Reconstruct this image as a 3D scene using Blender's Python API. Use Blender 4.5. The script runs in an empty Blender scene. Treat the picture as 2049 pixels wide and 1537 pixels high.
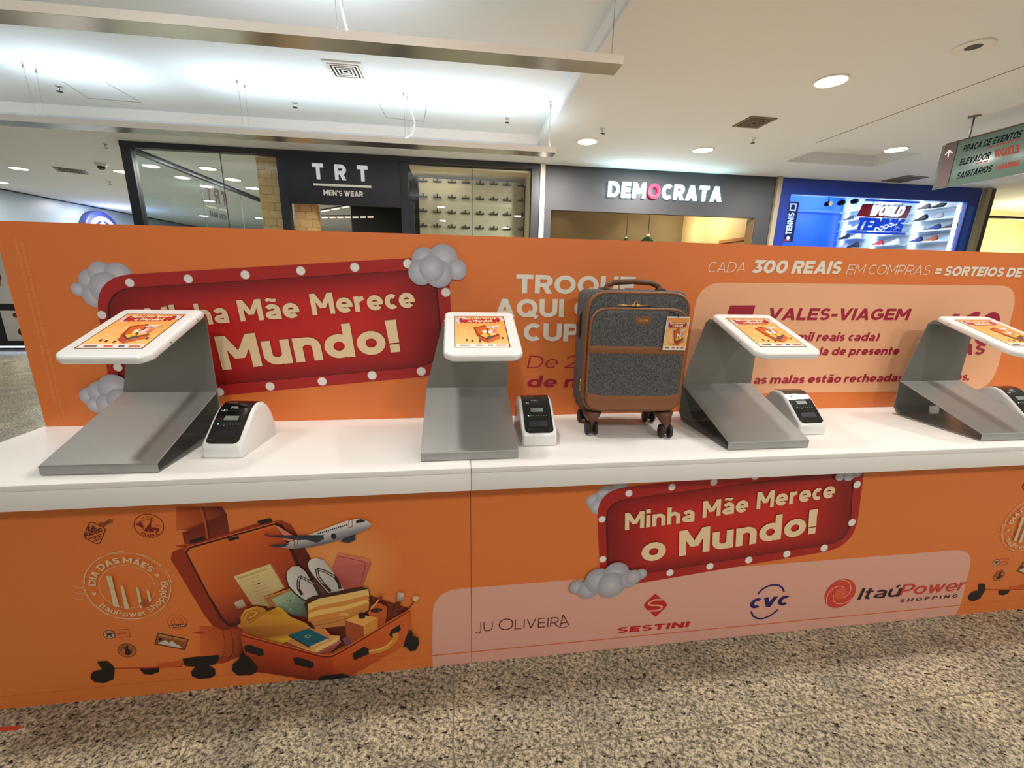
import bpy, bmesh, math, random
from mathutils import Vector, Matrix
from mathutils.geometry import tessellate_polygon
random.seed(7)
S = bpy.context.scene
COL = S.collection
PI = math.pi

# ------------------------------------------------------------------ camera
W_PX, H_PX = 2049, 1537
CAM = Vector((0, 0, 1.4))
F_PX, YAW, PITCH, ROLL = 846.24, 0.134032, -0.245257, 0.019054
def _basis():
    cy, sy, cp, sp = math.cos(YAW), math.sin(YAW), math.cos(PITCH), math.sin(PITCH)
    fwd = Vector((sy*cp, cy*cp, sp)); right = Vector((cy, -sy, 0)); up = right.cross(fwd)
    cr, sr = math.cos(ROLL), math.sin(ROLL)
    return cr*right + sr*up, -sr*right + cr*up, fwd
R_, U_, FW_ = _basis()
cd = bpy.data.cameras.new('camera'); cam = bpy.data.objects.new('camera', cd); COL.objects.link(cam)
cd.sensor_fit = 'HORIZONTAL'; cd.sensor_width = 36; cd.lens = F_PX/W_PX*36; cd.clip_start = .02; cd.clip_end = 200
M = Matrix((R_, U_, -FW_)).transposed().to_4x4(); M.translation = CAM
cam.matrix_world = M
S.camera = cam

# ------------------------------------------------------------------ world, exposure, large lights
wd = bpy.data.worlds.new('mall_ambient'); S.world = wd; wd.use_nodes = True
bg = wd.node_tree.nodes['Background']; bg.inputs[0].default_value = (1.0, .975, .945, 1); bg.inputs[1].default_value = .55
S.view_settings.view_transform = 'Standard'; S.view_settings.look = 'None'
S.view_settings.exposure = 0.0; S.view_settings.gamma = 1.0; S.view_settings.use_curve_mapping = False
DOWNLIGHT_W, UPLIGHT_W = 23.0, 6.5

# where a pixel of the photograph meets a plane of the place
def ray(x, y):
    dx = (x - W_PX/2)/F_PX; dy = -(y - H_PX/2)/F_PX
    return R_*dx + U_*dy + FW_
def onY(x, y, Y): d = ray(x, y); return CAM + d*(Y/d.y)
def onZ(x, y, Z): d = ray(x, y); return CAM + d*((Z - CAM.z)/d.z)
def onX(x, y, X): d = ray(x, y); return CAM + d*(X/d.x)

# ------------------------------------------------------------------ materials
def lin(c):
    c = c/255.0
    return c/12.92 if c <= .04045 else ((c + .055)/1.055)**2.4
def rgb(r, g, b): return (lin(r), lin(g), lin(b), 1)
MATS = {}
def mat(name, col, rough=.5, metal=0, emit=0, spec=.5, vary=.06, scale=8, bump=0, coat=0, ecol=None):
    if name in MATS: return MATS[name]
    m = bpy.data.materials.new(name); m.use_nodes = True; nt = m.node_tree; n = nt.nodes; L = nt.links
    b = n['Principled BSDF']; c = rgb(*col)
    b.inputs['Roughness'].default_value = rough; b.inputs['Metallic'].default_value = metal
    b.inputs['Specular IOR Level'].default_value = spec
    if coat: b.inputs['Coat Weight'].default_value = coat; b.inputs['Coat Roughness'].default_value = .08
    tc = n.new('ShaderNodeTexCoord'); nz = n.new('ShaderNodeTexNoise'); nz.inputs['Scale'].default_value = scale; nz.inputs['Detail'].default_value = 3
    L.new(tc.outputs['Object'], nz.inputs['Vector'])
    mx = n.new('ShaderNodeMix'); mx.data_type = 'RGBA'
    mx.inputs[6].default_value = tuple(x*(1 - vary) for x in c[:3]) + (1,); mx.inputs[7].default_value = tuple(min(1, x*(1 + vary)) for x in c[:3]) + (1,)
    L.new(nz.outputs['Fac'], mx.inputs[0]); L.new(mx.outputs[2], b.inputs['Base Color'])
    if bump:
        bp = n.new('ShaderNodeBump'); bp.inputs['Strength'].default_value = bump; bp.inputs['Distance'].default_value = .002
        L.new(nz.outputs['Fac'], bp.inputs['Height']); L.new(bp.outputs['Normal'], b.inputs['Normal'])
    if emit:
        b.inputs['Emission Color'].default_value = rgb(*(ecol or col)); b.inputs['Emission Strength'].default_value = emit
    MATS[name] = m
    return m
def print_mat(name, rough=.42, emit=0, spec=.4):
    if name in MATS: return MATS[name]
    m = bpy.data.materials.new(name); m.use_nodes = True; n = m.node_tree.nodes; L = m.node_tree.links
    b = n['Principled BSDF']; a = n.new('ShaderNodeAttribute'); a.attribute_name = 'Ink'
    b.inputs['Roughness'].default_value = rough; b.inputs['Specular IOR Level'].default_value = spec
    L.new(a.outputs['Color'], b.inputs['Base Color'])
    if emit: L.new(a.outputs['Color'], b.inputs['Emission Color']); b.inputs['Emission Strength'].default_value = emit
    MATS[name] = m
    return m
def granite():
    m = bpy.data.materials.new('granite'); m.use_nodes = True; n = m.node_tree.nodes; L = m.node_tree.links
    b = n['Principled BSDF']; tc = n.new('ShaderNodeTexCoord')
    def noise(sc, det, rg=.6, off=0, stretch=None):
        z = n.new('ShaderNodeTexNoise'); z.inputs['Scale'].default_value = sc; z.inputs['Detail'].default_value = det; z.inputs['Roughness'].default_value = rg
        mp = n.new('ShaderNodeMapping'); mp.inputs['Location'].default_value = (off, off*2, 0); mp.inputs['Rotation'].default_value = (0, 0, .5)
        if stretch: mp.inputs['Scale'].default_value = stretch
        L.new(tc.outputs['Object'], mp.inputs['Vector']); L.new(mp.outputs['Vector'], z.inputs['Vector']); return z
    def ramp(src, stops):
        r = n.new('ShaderNodeValToRGB'); cr = r.color_ramp
        while len(cr.elements) < len(stops): cr.elements.new(.5)
        for e, (p, c) in zip(cr.elements, stops): e.position = p; e.color = c
        L.new(src, r.inputs['Fac']); return r
    def mix(f, a, c, mode='MIX'):
        x = n.new('ShaderNodeMix'); x.data_type = 'RGBA'; x.blend_type = mode
        (L.new(f, x.inputs[0]) if not isinstance(f, float) else setattr(x.inputs[0], 'default_value', f))
        for k, v in ((6, a), (7, c)):
            if isinstance(v, tuple): x.inputs[k].default_value = v
            else: L.new(v, x.inputs[k])
        return x.outputs[2]
    a = ramp(noise(75, 4, .7).outputs['Fac'], [(.35, rgb(84, 82, 82)), (.44, rgb(138, 134, 126)), (.51, rgb(188, 180, 160)), (.60, rgb(218, 211, 192))])
    big = ramp(noise(5, 3, .6, 3).outputs['Fac'], [(.35, rgb(205, 200, 190)), (.65, rgb(255, 246, 226))])
    c1 = mix(1.0, a.outputs['Color'], big.outputs['Color'], 'MULTIPLY')
    g = ramp(noise(95, 3, .6, 7, (1, 1.7, 1)).outputs['Fac'], [(.55, (0, 0, 0, 1)), (.62, (.85, .85, .85, 1))])
    c2 = mix(g.outputs['Color'], c1, rgb(92, 90, 88))
    d = ramp(noise(34, 4, .7, 11, (1, 1.8, 1)).outputs['Fac'], [(.585, (0, 0, 0, 1)), (.62, (1, 1, 1, 1))])
    c3 = mix(d.outputs['Color'], c2, rgb(44, 34, 32))
    br = n.new('ShaderNodeTexBrick'); br.inputs['Scale'].default_value = 1; br.offset = 0; br.inputs['Mortar Size'].default_value = .0028
    br.inputs['Brick Width'].default_value = .4; br.inputs['Row Height'].default_value = .4; br.inputs['Mortar Smooth'].default_value = .1
    br.inputs['Color1'].default_value = (0, 0, 0, 1); br.inputs['Color2'].default_value = (0, 0, 0, 1); br.inputs['Mortar'].default_value = (1, 1, 1, 1)
    mp = n.new('ShaderNodeMapping'); mp.inputs['Location'].default_value = (.026, .233, 0)
    L.new(tc.outputs['Object'], mp.inputs['Vector']); L.new(mp.outputs['Vector'], br.inputs['Vector'])
    c4 = mix(br.outputs['Color'], c3, rgb(126, 117, 98))
    L.new(c4, b.inputs['Base Color']); b.inputs['Roughness'].default_value = .22; b.inputs['Specular IOR Level'].default_value = .35
    return m
def fabric_mat():
    m = bpy.data.materials.new('tweed_fabric'); m.use_nodes = True; n = m.node_tree.nodes; L = m.node_tree.links
    b = n['Principled BSDF']; tc = n.new('ShaderNodeTexCoord'); out = []
    for sc in ((420, 900, 150), (420, 150, 900)):
        mp = n.new('ShaderNodeMapping'); mp.inputs['Scale'].default_value = sc; z = n.new('ShaderNodeTexNoise'); z.inputs['Scale'].default_value = 1; z.inputs['Detail'].default_value = 2
        L.new(tc.outputs['Object'], mp.inputs['Vector']); L.new(mp.outputs['Vector'], z.inputs['Vector']); out.append(z.outputs['Fac'])
    mt = n.new('ShaderNodeMath'); mt.operation = 'ADD'; L.new(out[0], mt.inputs[0]); L.new(out[1], mt.inputs[1])
    r = n.new('ShaderNodeValToRGB'); e = r.color_ramp.elements; e[0].position = .8/2; e[0].color = rgb(40, 40, 42); e[1].position = 1.25/2; e[1].color = rgb(118, 116, 114)
    hf = n.new('ShaderNodeMath'); hf.operation = 'MULTIPLY'; hf.inputs[1].default_value = .5
    L.new(mt.outputs[0], hf.inputs[0]); L.new(hf.outputs[0], r.inputs['Fac']); L.new(r.outputs['Color'], b.inputs['Base Color'])
    bp = n.new('ShaderNodeBump'); bp.inputs['Strength'].default_value = .25; bp.inputs['Distance'].default_value = .001; L.new(hf.outputs[0], bp.inputs['Height']); L.new(bp.outputs['Normal'], b.inputs['Normal'])
    b.inputs['Roughness'].default_value = .9; MATS['tweed'] = m
    return m
def brushed(name, col, rough, metal=.9):
    m = mat(name, col, rough, metal, vary=.1, scale=3); n = m.node_tree.nodes; L = m.node_tree.links
    tc = n.new('ShaderNodeTexCoord'); mp = n.new('ShaderNodeMapping'); mp.inputs['Scale'].default_value = (4, 300, 300); z = n.new('ShaderNodeTexNoise'); z.inputs['Scale'].default_value = 2
    L.new(tc.outputs['Object'], mp.inputs['Vector']); L.new(mp.outputs['Vector'], z.inputs['Vector'])
    mr = n.new('ShaderNodeMapRange'); mr.inputs[3].default_value = rough - .06; mr.inputs[4].default_value = rough + .08
    L.new(z.outputs['Fac'], mr.inputs[0]); L.new(mr.outputs[0], n['Principled BSDF'].inputs['Roughness'])
    return m
def glass_mat(name, tint=(.93, .97, .97), refl=.5):
    m = bpy.data.materials.new(name); m.use_nodes = True; n = m.node_tree.nodes; L = m.node_tree.links
    n.remove(n['Principled BSDF']); o = n['Material Output']
    t = n.new('ShaderNodeBsdfTransparent'); t.inputs[0].default_value = tint + (1,); g = n.new('ShaderNodeBsdfGlossy'); g.inputs['Roughness'].default_value = .01
    f = n.new('ShaderNodeFresnel'); f.inputs[0].default_value = 1.5 + refl; x = n.new('ShaderNodeMixShader')
    ge = n.new('ShaderNodeNewGeometry'); iv = n.new('ShaderNodeMath'); iv.operation = 'SUBTRACT'; iv.inputs[0].default_value = 1; L.new(ge.outputs['Backfacing'], iv.inputs[1]); ml = n.new('ShaderNodeMath'); ml.operation = 'MULTIPLY'; L.new(f.outputs[0], ml.inputs[0]); L.new(iv.outputs[0], ml.inputs[1])
    L.new(ml.outputs[0], x.inputs[0]); L.new(t.outputs[0], x.inputs[1]); L.new(g.outputs[0], x.inputs[2]); L.new(x.outputs[0], o.inputs[0])
    return m
def brick_mat(name, c1, c2, cm, w, h):
    m = bpy.data.materials.new(name); m.use_nodes = True; n = m.node_tree.nodes; L = m.node_tree.links
    b = n['Principled BSDF']; tc = n.new('ShaderNodeTexCoord'); br = n.new('ShaderNodeTexBrick'); br.inputs['Scale'].default_value = 1
    mp = n.new('ShaderNodeMapping'); mp.inputs['Rotation'].default_value = (PI/2, 0, 0)
    br.inputs['Brick Width'].default_value = w; br.inputs['Row Height'].default_value = h; br.inputs['Mortar Size'].default_value = .004
    br.inputs['Color1'].default_value = rgb(*c1); br.inputs['Color2'].default_value = rgb(*c2); br.inputs['Mortar'].default_value = rgb(*cm)
    L.new(tc.outputs['Object'], mp.inputs['Vector']); L.new(mp.outputs['Vector'], br.inputs['Vector']); L.new(br.outputs['Color'], b.inputs['Base Color']); b.inputs['Roughness'].default_value = .6
    return m

PRINT = print_mat('printed_vinyl')
SCREEN = print_mat('lit_screen', .03, .06, .6)
WHITE = mat('white_laminate', (242, 240, 235), .42, vary=.01)
PLASTIC = mat('white_plastic', (236, 235, 232), .28, vary=.01, coat=.4)
CEIL = mat('ceiling_paint', (220, 226, 232), .85, vary=.01, scale=2)
BLACK = mat('black_plastic', (22, 22, 25), .2, vary=.1)
BLACKM = mat('black_matt', (26, 27, 33), .5, vary=.08)
STEEL = brushed('brushed_steel', (160, 160, 157), .4, .62)
CHROME = mat('chrome', (205, 205, 205), .15, 1, vary=.02)
BRASS = mat('brass', (220, 180, 105), .25, 1, vary=.02)
TAN = mat('tan_leather', (136, 84, 48), .5, vary=.12, scale=40, bump=.1)
TANDK = mat('brown_plastic', (96, 58, 36), .4, vary=.08)
RUBBER = mat('dark_rubber', (30, 30, 33), .55, vary=.1)
TWEED = fabric_mat()

# ------------------------------------------------------------------ object helpers
def empty(name, label, cat, loc=(0, 0, 0), rz=0, group=None):
    o = bpy.data.objects.new(name, None); COL.objects.link(o); o.location = loc; o.rotation_euler = (0, 0, rz); o.empty_display_size = .05
    return tag(o, label, cat, group)
def tag(o, label, cat, group=None, kind=None):
    if label: o['label'] = label
    if cat: o['category'] = cat
    if group: o['group'] = group
    if kind: o['kind'] = kind
    return o
class MB:
    """collects shapes, then links them as ONE mesh object"""
    def __init__(s): s.v = []; s.f = []; s.c = []; s.sm = []
    def add(s, vs, fs, smooth=False, col=None):
        k = len(s.v); s.v += [Vector(p) for p in vs]
        for f in fs: s.f.append([i + k for i in f]); s.sm.append(smooth); s.c.append([col[i] for i in f] if col else None)
        return s
    def box(s, a, b):
        x0, y0, z0 = a; x1, y1, z1 = b
        return s.add([(x0,y0,z0),(x1,y0,z0),(x1,y1,z0),(x0,y1,z0),(x0,y0,z1),(x1,y0,z1),(x1,y1,z1),(x0,y1,z1)],
                     [(0,3,2,1),(4,5,6,7),(0,1,5,4),(1,2,6,5),(2,3,7,6),(3,0,4,7)])
    def prism(s, pts, d, smooth=False):
        """polygon pts (3-D, planar) swept by d"""
        pts = [Vector(p) for p in pts]; d = Vector(d); n = len(pts)
        tri = tessellate_polygon([pts]); q = [p + d for p in pts]
        s.add(pts + q, [tuple(t) for t in tri] + [tuple(i + n for i in reversed(t)) for t in tri] + [(i, (i+1) % n, (i+1) % n + n, i + n) for i in range(n)], smooth)
        return s
    def tube(s, pts, r, n=8, cap=True):
        pts = [Vector(p) for p in pts]; rs = r if isinstance(r, (list, tuple)) else [r]*len(pts); vs = []; fs = []
        up = None
        for i, p in enumerate(pts):
            t = (pts[min(i+1, len(pts)-1)] - pts[max(i-1, 0)]).normalized()
            if up is None: up = Vector((0, 0, 1)) if abs(t.z) < .9 else Vector((1, 0, 0))
            a = t.cross(up).normalized(); b = a.cross(t).normalized(); up = b
            for k in range(n): an = 2*PI*k/n; vs.append(p + (a*math.cos(an) + b*math.sin(an))*rs[i])
        for i in range(len(pts)-1):
            for k in range(n): fs.append((i*n+k, i*n+(k+1) % n, (i+1)*n+(k+1) % n, (i+1)*n+k))
        if cap: fs += [tuple(reversed(range(n))), tuple(range((len(pts)-1)*n, len(pts)*n))]
        return s.add(vs, fs, n > 5)
    def lathe(s, prof, n=24, c=(0, 0, 0), axis='z'):
        vs = []; fs = []; c = Vector(c)
        for r, h in prof:
            for k in range(n):
                a = 2*PI*k/n; x, y = r*math.cos(a), r*math.sin(a)
                vs.append(c + (Vector((x, y, h)) if axis == 'z' else Vector((x, h, y)) if axis == 'y' else Vector((h, x, y))))
        for i in range(len(prof)-1):
            for k in range(n): fs.append((i*n+k, i*n+(k+1) % n, (i+1)*n+(k+1) % n, (i+1)*n+k))
        fs += [tuple(reversed(range(n))), tuple(range((len(prof)-1)*n, len(prof)*n))]
        return s.add(vs, fs, True)
    def loft(s, rings, closed=True, cap=True, smooth=True):
        n = len(rings[0]); vs = [p for r in rings for p in r]; fs = []
        for i in range(len(rings)-1):
            for k in range(n if closed else n-1): fs.append((i*n+k, i*n+(k+1) % n, (i+1)*n+(k+1) % n, (i+1)*n+k))
        if cap: fs += [tuple(reversed(range(n))), tuple(range((len(rings)-1)*n, len(rings)*n))]
        return s.add(vs, fs, smooth)
    def build(s, name, m, parent=None, bevel=0, seg=2, xf=None, autosmooth=True):
        me = bpy.data.meshes.new(name); me.from_pydata([tuple(xf @ p) if xf else tuple(p) for p in s.v], [], s.f)
        bm = bmesh.new(); bm.from_mesh(me)
        if not any(c for c in s.c): bmesh.ops.recalc_face_normals(bm, faces=bm.faces)
        bm.to_mesh(me); bm.free()
        for p, sm in zip(me.polygons, s.sm): p.use_smooth = sm
        if any(c for c in s.c):
            at = me.color_attributes.new('Ink', 'FLOAT_COLOR', 'CORNER'); k = 0
            for p, cc in zip(me.polygons, s.c):
                for j in range(len(p.vertices)): at.data[k].color = cc[j] if cc else (1, 1, 1, 1); k += 1
        me.materials.append(m)
        o = bpy.data.objects.new(name, me); COL.objects.link(o)
        if parent: o.parent = parent
        if bevel:
            b = o.modifiers.new('bevel', 'BEVEL'); b.width = bevel; b.segments = seg; b.limit_method = 'ANGLE'; b.angle_limit = .6; b.harden_normals = False
            for p in me.polygons: p.use_smooth = True
        return o
def local(o, root):
    """o was built in world coordinates: keep it there under root"""
    o.parent = root; o.matrix_parent_inverse = Matrix.Translation(-Vector(root.location)); return o
def box(name, a, b, m, root=None, bevel=0):
    o = MB().box(a, b).build(name, m, None, bevel)
    return local(o, root) if root else o
def struct(o, label, cat): return tag(o, label, cat, kind='structure')
def lamp(kind, name, loc, power, parent, size=.2, color=(1, 1, 1), rot=(0, 0, 0), sy=None, spot=None):
    l = bpy.data.lights.new(name, kind); l.energy = power; l.color = color
    if kind == 'AREA': l.size = size; l.shape = 'DISK' if sy is None else 'RECTANGLE'
    if kind == 'AREA' and sy: l.size_y = sy
    if kind in ('POINT', 'SPOT'): l.shadow_soft_size = size
    if spot: l.spot_size = spot; l.spot_blend = .8
    o = bpy.data.objects.new(name, l); COL.objects.link(o); o.location = loc; o.rotation_euler = rot; o.parent = parent
    return o
def copy_thing(root, loc, label, rz=None, group=None):
    c = root.copy(); COL.objects.link(c); c.location = loc; c['label'] = label
    if rz is not None: c.rotation_euler = (0, 0, rz)
    if group: c['group'] = group
    def rec(a, b):
        for ch in list(a.children):
            d = ch.copy(); COL.objects.link(d); d.parent = b; rec(ch, d)
    rec(root, c)
    return c
def arc(cx, cy, rx, ry, a0, a1, n=10):
    return [(cx + rx*math.cos(math.radians(a0 + (a1-a0)*i/n)), cy + ry*math.sin(math.radians(a0 + (a1-a0)*i/n))) for i in range(n+1)]

# ------------------------------------------------------------------ lettering: a geometric sans drawn with strokes
def ribbon(pts, t):
    """quads of a polyline with mitred joints"""
    P = [Vector(p) for p in pts]; h = t/2; L = []; n = len(P)
    closed = (P[0] - P[-1]).length < 1e-6
    for i in range(n):
        a = P[i] - P[i-1] if i else (P[-1] - P[-2] if closed else P[1] - P[0])
        b = P[i+1] - P[i] if i < n-1 else (P[1] - P[0] if closed else P[-1] - P[-2])
        a = a.normalized(); b = b.normalized(); na = Vector((-a.y, a.x)); nb = Vector((-b.y, b.x)); m = na + nb
        m = m.normalized() if m.length > 1e-6 else na
        k = h/max(.35, m.dot(na)); L.append((P[i] + m*k, P[i] - m*k))
    return [(L[i][1], L[i+1][1], L[i+1][0], L[i][0]) for i in range(n-1)]
def glyph(ch, t, xh=.73):
    h = t/2; q = []; H = 1.0
    def P(pts, k=1): q.extend(ribbon(pts, t*k))
    def D(x0, y0, x1, y1, k=1.1):
        w = t*k; q.append((Vector((x0, y0)), Vector((x0+w, y0)), Vector((x1+w, y1)), Vector((x1, y1))))
    def stem(x, y0=0, y1=H): P([(x, y0), (x, y1)])
    def dot(x, y, s=1.12): r = t*s/2; q.append(tuple(Vector(p) for p in ((x-r, y-r), (x+r, y-r), (x+r, y+r), (x-r, y+r))))
    def bowl(x, yT, yB, W):
        r = (yT-yB)/2 - h; xr = W - h
        P([(x, yT-h), (xr-r*1.02, yT-h)] + arc(xr-r*1.02, (yT+yB)/2, r*1.02, r, 90, -90, 12)[1:-1] + [(xr-r*1.02, yB+h), (x, yB+h)])
    acc = {'Ã': 'A~', 'Á': "A'", 'À': 'A`', 'Ç': 'C,', 'É': "E'", 'ã': 'a~', 'á': "a'", 'ú': "u'", 'ê': 'e^', 'ç': 'c,', 'í': "i'"}
    if ch in acc:
        b, mk = acc[ch]; w, qq = glyph(b, t, xh); q = qq; top = (H if b.isupper() else xh) + .13; c = w/2
        if mk == '~': P([(c-.2, top+.02), (c-.12, top+.09), (c-.02, top+.07), (c+.04, top+.03), (c+.13, top+.02), (c+.2, top+.1)], .6)
        elif mk == "'": P([(c-.03, top-.05), (c+.1, top+.14)], .8)
        elif mk == '^': P([(c-.14, top-.04), (c, top+.1), (c+.14, top-.04)], .6)
        elif mk == ',': P([(c, 0), (c+.05, -.1), (c-.06, -.2)], .5)
        return w, q
    W = dict(A=.9, B=.78, C=.86, D=.86, E=.7, F=.68, G=.9, H=.84, I=t, J=.58, K=.84, L=.64, M=.98, N=.86, O=.96, P=.74, Q=.96, R=.78, S=.72, T=.74, U=.82, V=.88, W=1.3, X=.86, Y=.84, Z=.76,
             a=.66, b=.74, c=.6, d=.74, e=.7, f=.44, g=.74, h=.68, i=t*1.1, j=t*1.1, k=.68, l=t, m=1.06, n=.68, o=.74, p=.74, q=.74, r=.46, s=.56, t=.46, u=.68, v=.7, w=1.04, x=.7, y=.7, z=.58).get(ch)
    if W is None: W = {'0': .82, '1': .42, '2': .7, '3': .7, '5': .7, '9': .74, '!': t*1.2, "'": t, '=': .6, '+': .66, '-': .42, '(': .34, ')': .34, '.': t, ',': t, '/': .5, ' ': .32, ':': t}.get(ch, .5)
    w2 = W/2; xr = W - h
    if ch == 'A': D(0, 0, w2-t*.55, 1); D(W-t*1.1, 0, w2-t*.55, 1); P([(W*.2, .28), (W*.8, .28)], .85)
    elif ch == 'B': stem(h); bowl(h, 1, .5-h*.8, W*.94); bowl(h, .5+h*.8, 0, W)
    elif ch in 'CG':
        P(arc(w2, .5, w2-h, .5-h, 48 if ch == 'C' else 45, 312 if ch == 'C' else 330, 24))
        if ch == 'G': P([(w2, .46), (xr, .46), (xr, .2)])
    elif ch == 'D': stem(h); P([(h, 1-h), (W*.42, 1-h)] + arc(W*.42, .5, W*.58-h, .5-h, 90, -90, 16)[1:-1] + [(W*.42, h), (h, h)])
    elif ch in 'EF':
        stem(h); P([(h, 1-h), (W, 1-h)]); P([(h, .5), (W*.92, .5)])
        if ch == 'E': P([(h, h), (W, h)])
    elif ch == 'H': stem(h); stem(xr); P([(h, .5), (xr, .5)])
    elif ch == 'I': stem(h)
    elif ch == 'J': P([(xr, 1), (xr, .3)] + arc(w2, .28, w2-h, .28-h, 0, -150, 10)[1:])
    elif ch == 'K': stem(h); D(W*.12, .36, W-t*1.25, 1, 1.25); D(W-t*1.3, 0, W*.28, .62, 1.25)
    elif ch == 'L': stem(h); P([(h, h), (W, h)])
    elif ch == 'M': stem(h); stem(xr); D(w2-t*.55, .3, 0, 1); D(w2-t*.55, .3, W-t*1.1, 1)
    elif ch == 'N': stem(h); stem(xr); D(W-t*1.15, 0, 0, 1, 1.15)
    elif ch in 'OQ0':
        P(arc(w2, .5, w2-h, .5-h, 0, 360, 28))
        if ch == 'Q': P([(w2+.05, .32), (W-.02, -.02)], .9)
    elif ch in 'PR':
        stem(h); bowl(h, 1, .36, W)
        if ch == 'R': D(W-t*1.2, 0, W*.4, .42, 1.15)
    elif ch in 'Ss':
        T = 1 if ch == 'S' else xh; tt = t*.9; ry = (T-tt)/4; r = w2-h
        q.extend(ribbon(arc(w2, T-tt/2-ry, r, ry, 28, 270, 14)[:-1] + arc(w2, tt/2+ry, r, ry, 90, -152, 14), tt))
    elif ch == 'T': P([(0, 1-h), (W, 1-h)]); stem(w2)
    elif ch == 'U': P([(h, 1), (h, .36)] + arc(w2, .36, w2-h, .36-h, 180, 360, 14)[1:-1] + [(xr, .36), (xr, 1)])
    elif ch in 'Vv': T = 1 if ch == 'V' else xh; D(w2-t*.55, 0, 0, T); D(w2-t*.55, 0, W-t*1.1, T)
    elif ch in 'Ww':
        T = 1 if ch == 'W' else xh
        for a, b in ((.28, 0), (.28, .5), (.72, .5), (.72, 1)): D((W-t*1.1)*a, 0, (W-t*1.1)*b, T)
    elif ch in 'Xx': T = 1 if ch == 'X' else xh; D(0, 0, W-t*1.15, T, 1.15); D(W-t*1.15, 0, 0, T, 1.15)
    elif ch == 'Y': stem(w2, 0, .45); D(w2-t*.55, .4, 0, 1); D(w2-t*.55, .4, W-t*1.1, 1)
    elif ch in 'Zz': T = 1 if ch == 'Z' else xh; P([(0, T-h), (W, T-h)]); P([(0, h), (W, h)]); D(0, h, W-t*1.2, T-h, 1.2)
    elif ch == 'a': stem(xr, 0, xh*.6); P(arc(w2, xh-h-.2, w2-h, .2, 150, 0, 10) + [(xr, xh*.5)]); P([(xr, xh*.54)] + arc(w2*.98, xh*.29, w2*.98-h, xh*.29-h*.9, 80, 280, 12) + [(xr, h*.95)], .85)
    elif ch in 'bdpqg':
        P(arc(w2, xh/2, w2-h, xh/2-h, 0, 360, 24))
        if ch == 'b': stem(h, 0, 1.02)
        if ch == 'd': stem(xr, 0, 1.02)
        if ch == 'p': stem(h, -.25, xh)
        if ch == 'q': stem(xr, -.25, xh)
        if ch == 'g': P([(xr, xh), (xr, -.02)] + arc(w2, -.02, w2-h, .24-h, 0, -150, 10)[1:])
    elif ch == 'c': P(arc(w2, xh/2, w2-h, xh/2-h, 48, 312, 20))
    elif ch == 'e': P(arc(w2, xh/2, w2-h, xh/2-h, 0, 318, 22)); P([(h, xh*.47), (xr+h, xh*.47)], .75)
    elif ch == 'f': P([(W*.42, 0), (W*.42, .8)] + arc(W*.42+.16, .82, .16, .18-h+.04, 180, 80, 6)); P([(0, xh-h), (W*.9, xh-h)], .85)
    elif ch in 'hn': stem(h, 0, 1.02 if ch == 'h' else xh); P(arc(w2, xh*.58, w2-h, xh*.42-h, 170, 0, 12) + [(xr, 0)])
    elif ch == 'm':
        stem(h, 0, xh); c = (W-t)/4
        for k in (0, 1): P(arc(h+c+2*c*k, xh*.6, c, xh*.4-h, 170, 0, 10) + [(h+2*c*(k+1), 0)])
    elif ch in 'ij':
        if ch == 'i': stem(w2, 0, xh)
        else: P([(w2, xh), (w2, -.1), (w2-.14, -.22)])
        dot(w2, .94)
    elif ch == 'k': stem(h, 0, 1.02); D(W*.14, .24, W-t*1.2, xh, 1.2); D(W-t*1.2, 0, W*.3, xh*.62, 1.2)
    elif ch == 'l': stem(h, 0, 1.02)
    elif ch == 'o': P(arc(w2, xh/2, w2-h, xh/2-h, 0, 360, 24))
    elif ch == 'r': stem(h, 0, xh); P(arc(W*.95, xh*.5, W*.95-h, xh*.5-h*.9, 178, 92, 8))
    elif ch == 't': P([(W*.42, .93), (W*.42, .22)] + arc(W*.42+.16, .2, .16, .2-h, 180, 280, 6)); P([(0, xh-h), (W*.95, xh-h)], .85)
    elif ch == 'u': stem(xr, 0, xh); P([(h, xh)] + arc(w2, xh*.42, w2-h, xh*.42-h, 180, 350, 12))
    elif ch == 'y': D(w2-t*.55, 0, W-t*1.1, xh); D(w2-t*.55, 0, 0, xh); D(w2-t*.55-.13, -.25, w2-t*.55, 0)
    elif ch == '1': stem(xr); P([(0, .8), (xr, 1-h*.9)], .85)
    elif ch == '2': P(arc(w2, .68, w2-h, .32-h, 165, -25, 14) + [(h*1.1, h)]); P([(0, h), (W, h)])
    elif ch == '3': P([(W*.06, 1-h), (W*.9, 1-h), (W*.45, .58)], .95); P([(W*.4, .58-h*.4)] + arc(w2*.9, .3, W-w2*.9-h, .3-h, 75, -150, 14))
    elif ch == '5': P([(W*.92, 1-h), (h*1.5, 1-h), (h*1.3, .58)]); P([(h*1.2, .58)] + arc(w2*.9, .33, W-w2*.9-h, .33-h, 95, -145, 16))
    elif ch == '9': P(arc(w2, .66, w2-h, .34-h, 0, 360, 20)); P([(xr, .66), (W*.55, 0)])
    elif ch == '!': D(0, .3, -.02, 1, 1.2) ; D(.02, .3, W-t*1.0, 1, 1.0); dot(w2, t*.6)
    elif ch == "'": stem(h, .7, 1)
    elif ch == '=': P([(0, .62), (W, .62)]); P([(0, .3), (W, .3)])
    elif ch == '+': P([(0, .52), (W, .52)]); P([(w2, .1), (w2, .94)])
    elif ch == '-': P([(0, .42), (W, .42)])
    elif ch == '(': P(arc(.5, .45, .42, .7, 140, 220, 10))
    elif ch == ')': P(arc(-.16, .45, .42, .7, 40, -40, 10))
    elif ch in '.:':
        dot(w2, h)
        if ch == ':': dot(w2, .6)
    elif ch == ',': P([(w2, t), (w2, 0), (w2-.07, -.14)])
    elif ch == '/': D(0, -.05, W-t, 1.02, 1)
    if ch in 'cC': W -= .07
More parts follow.
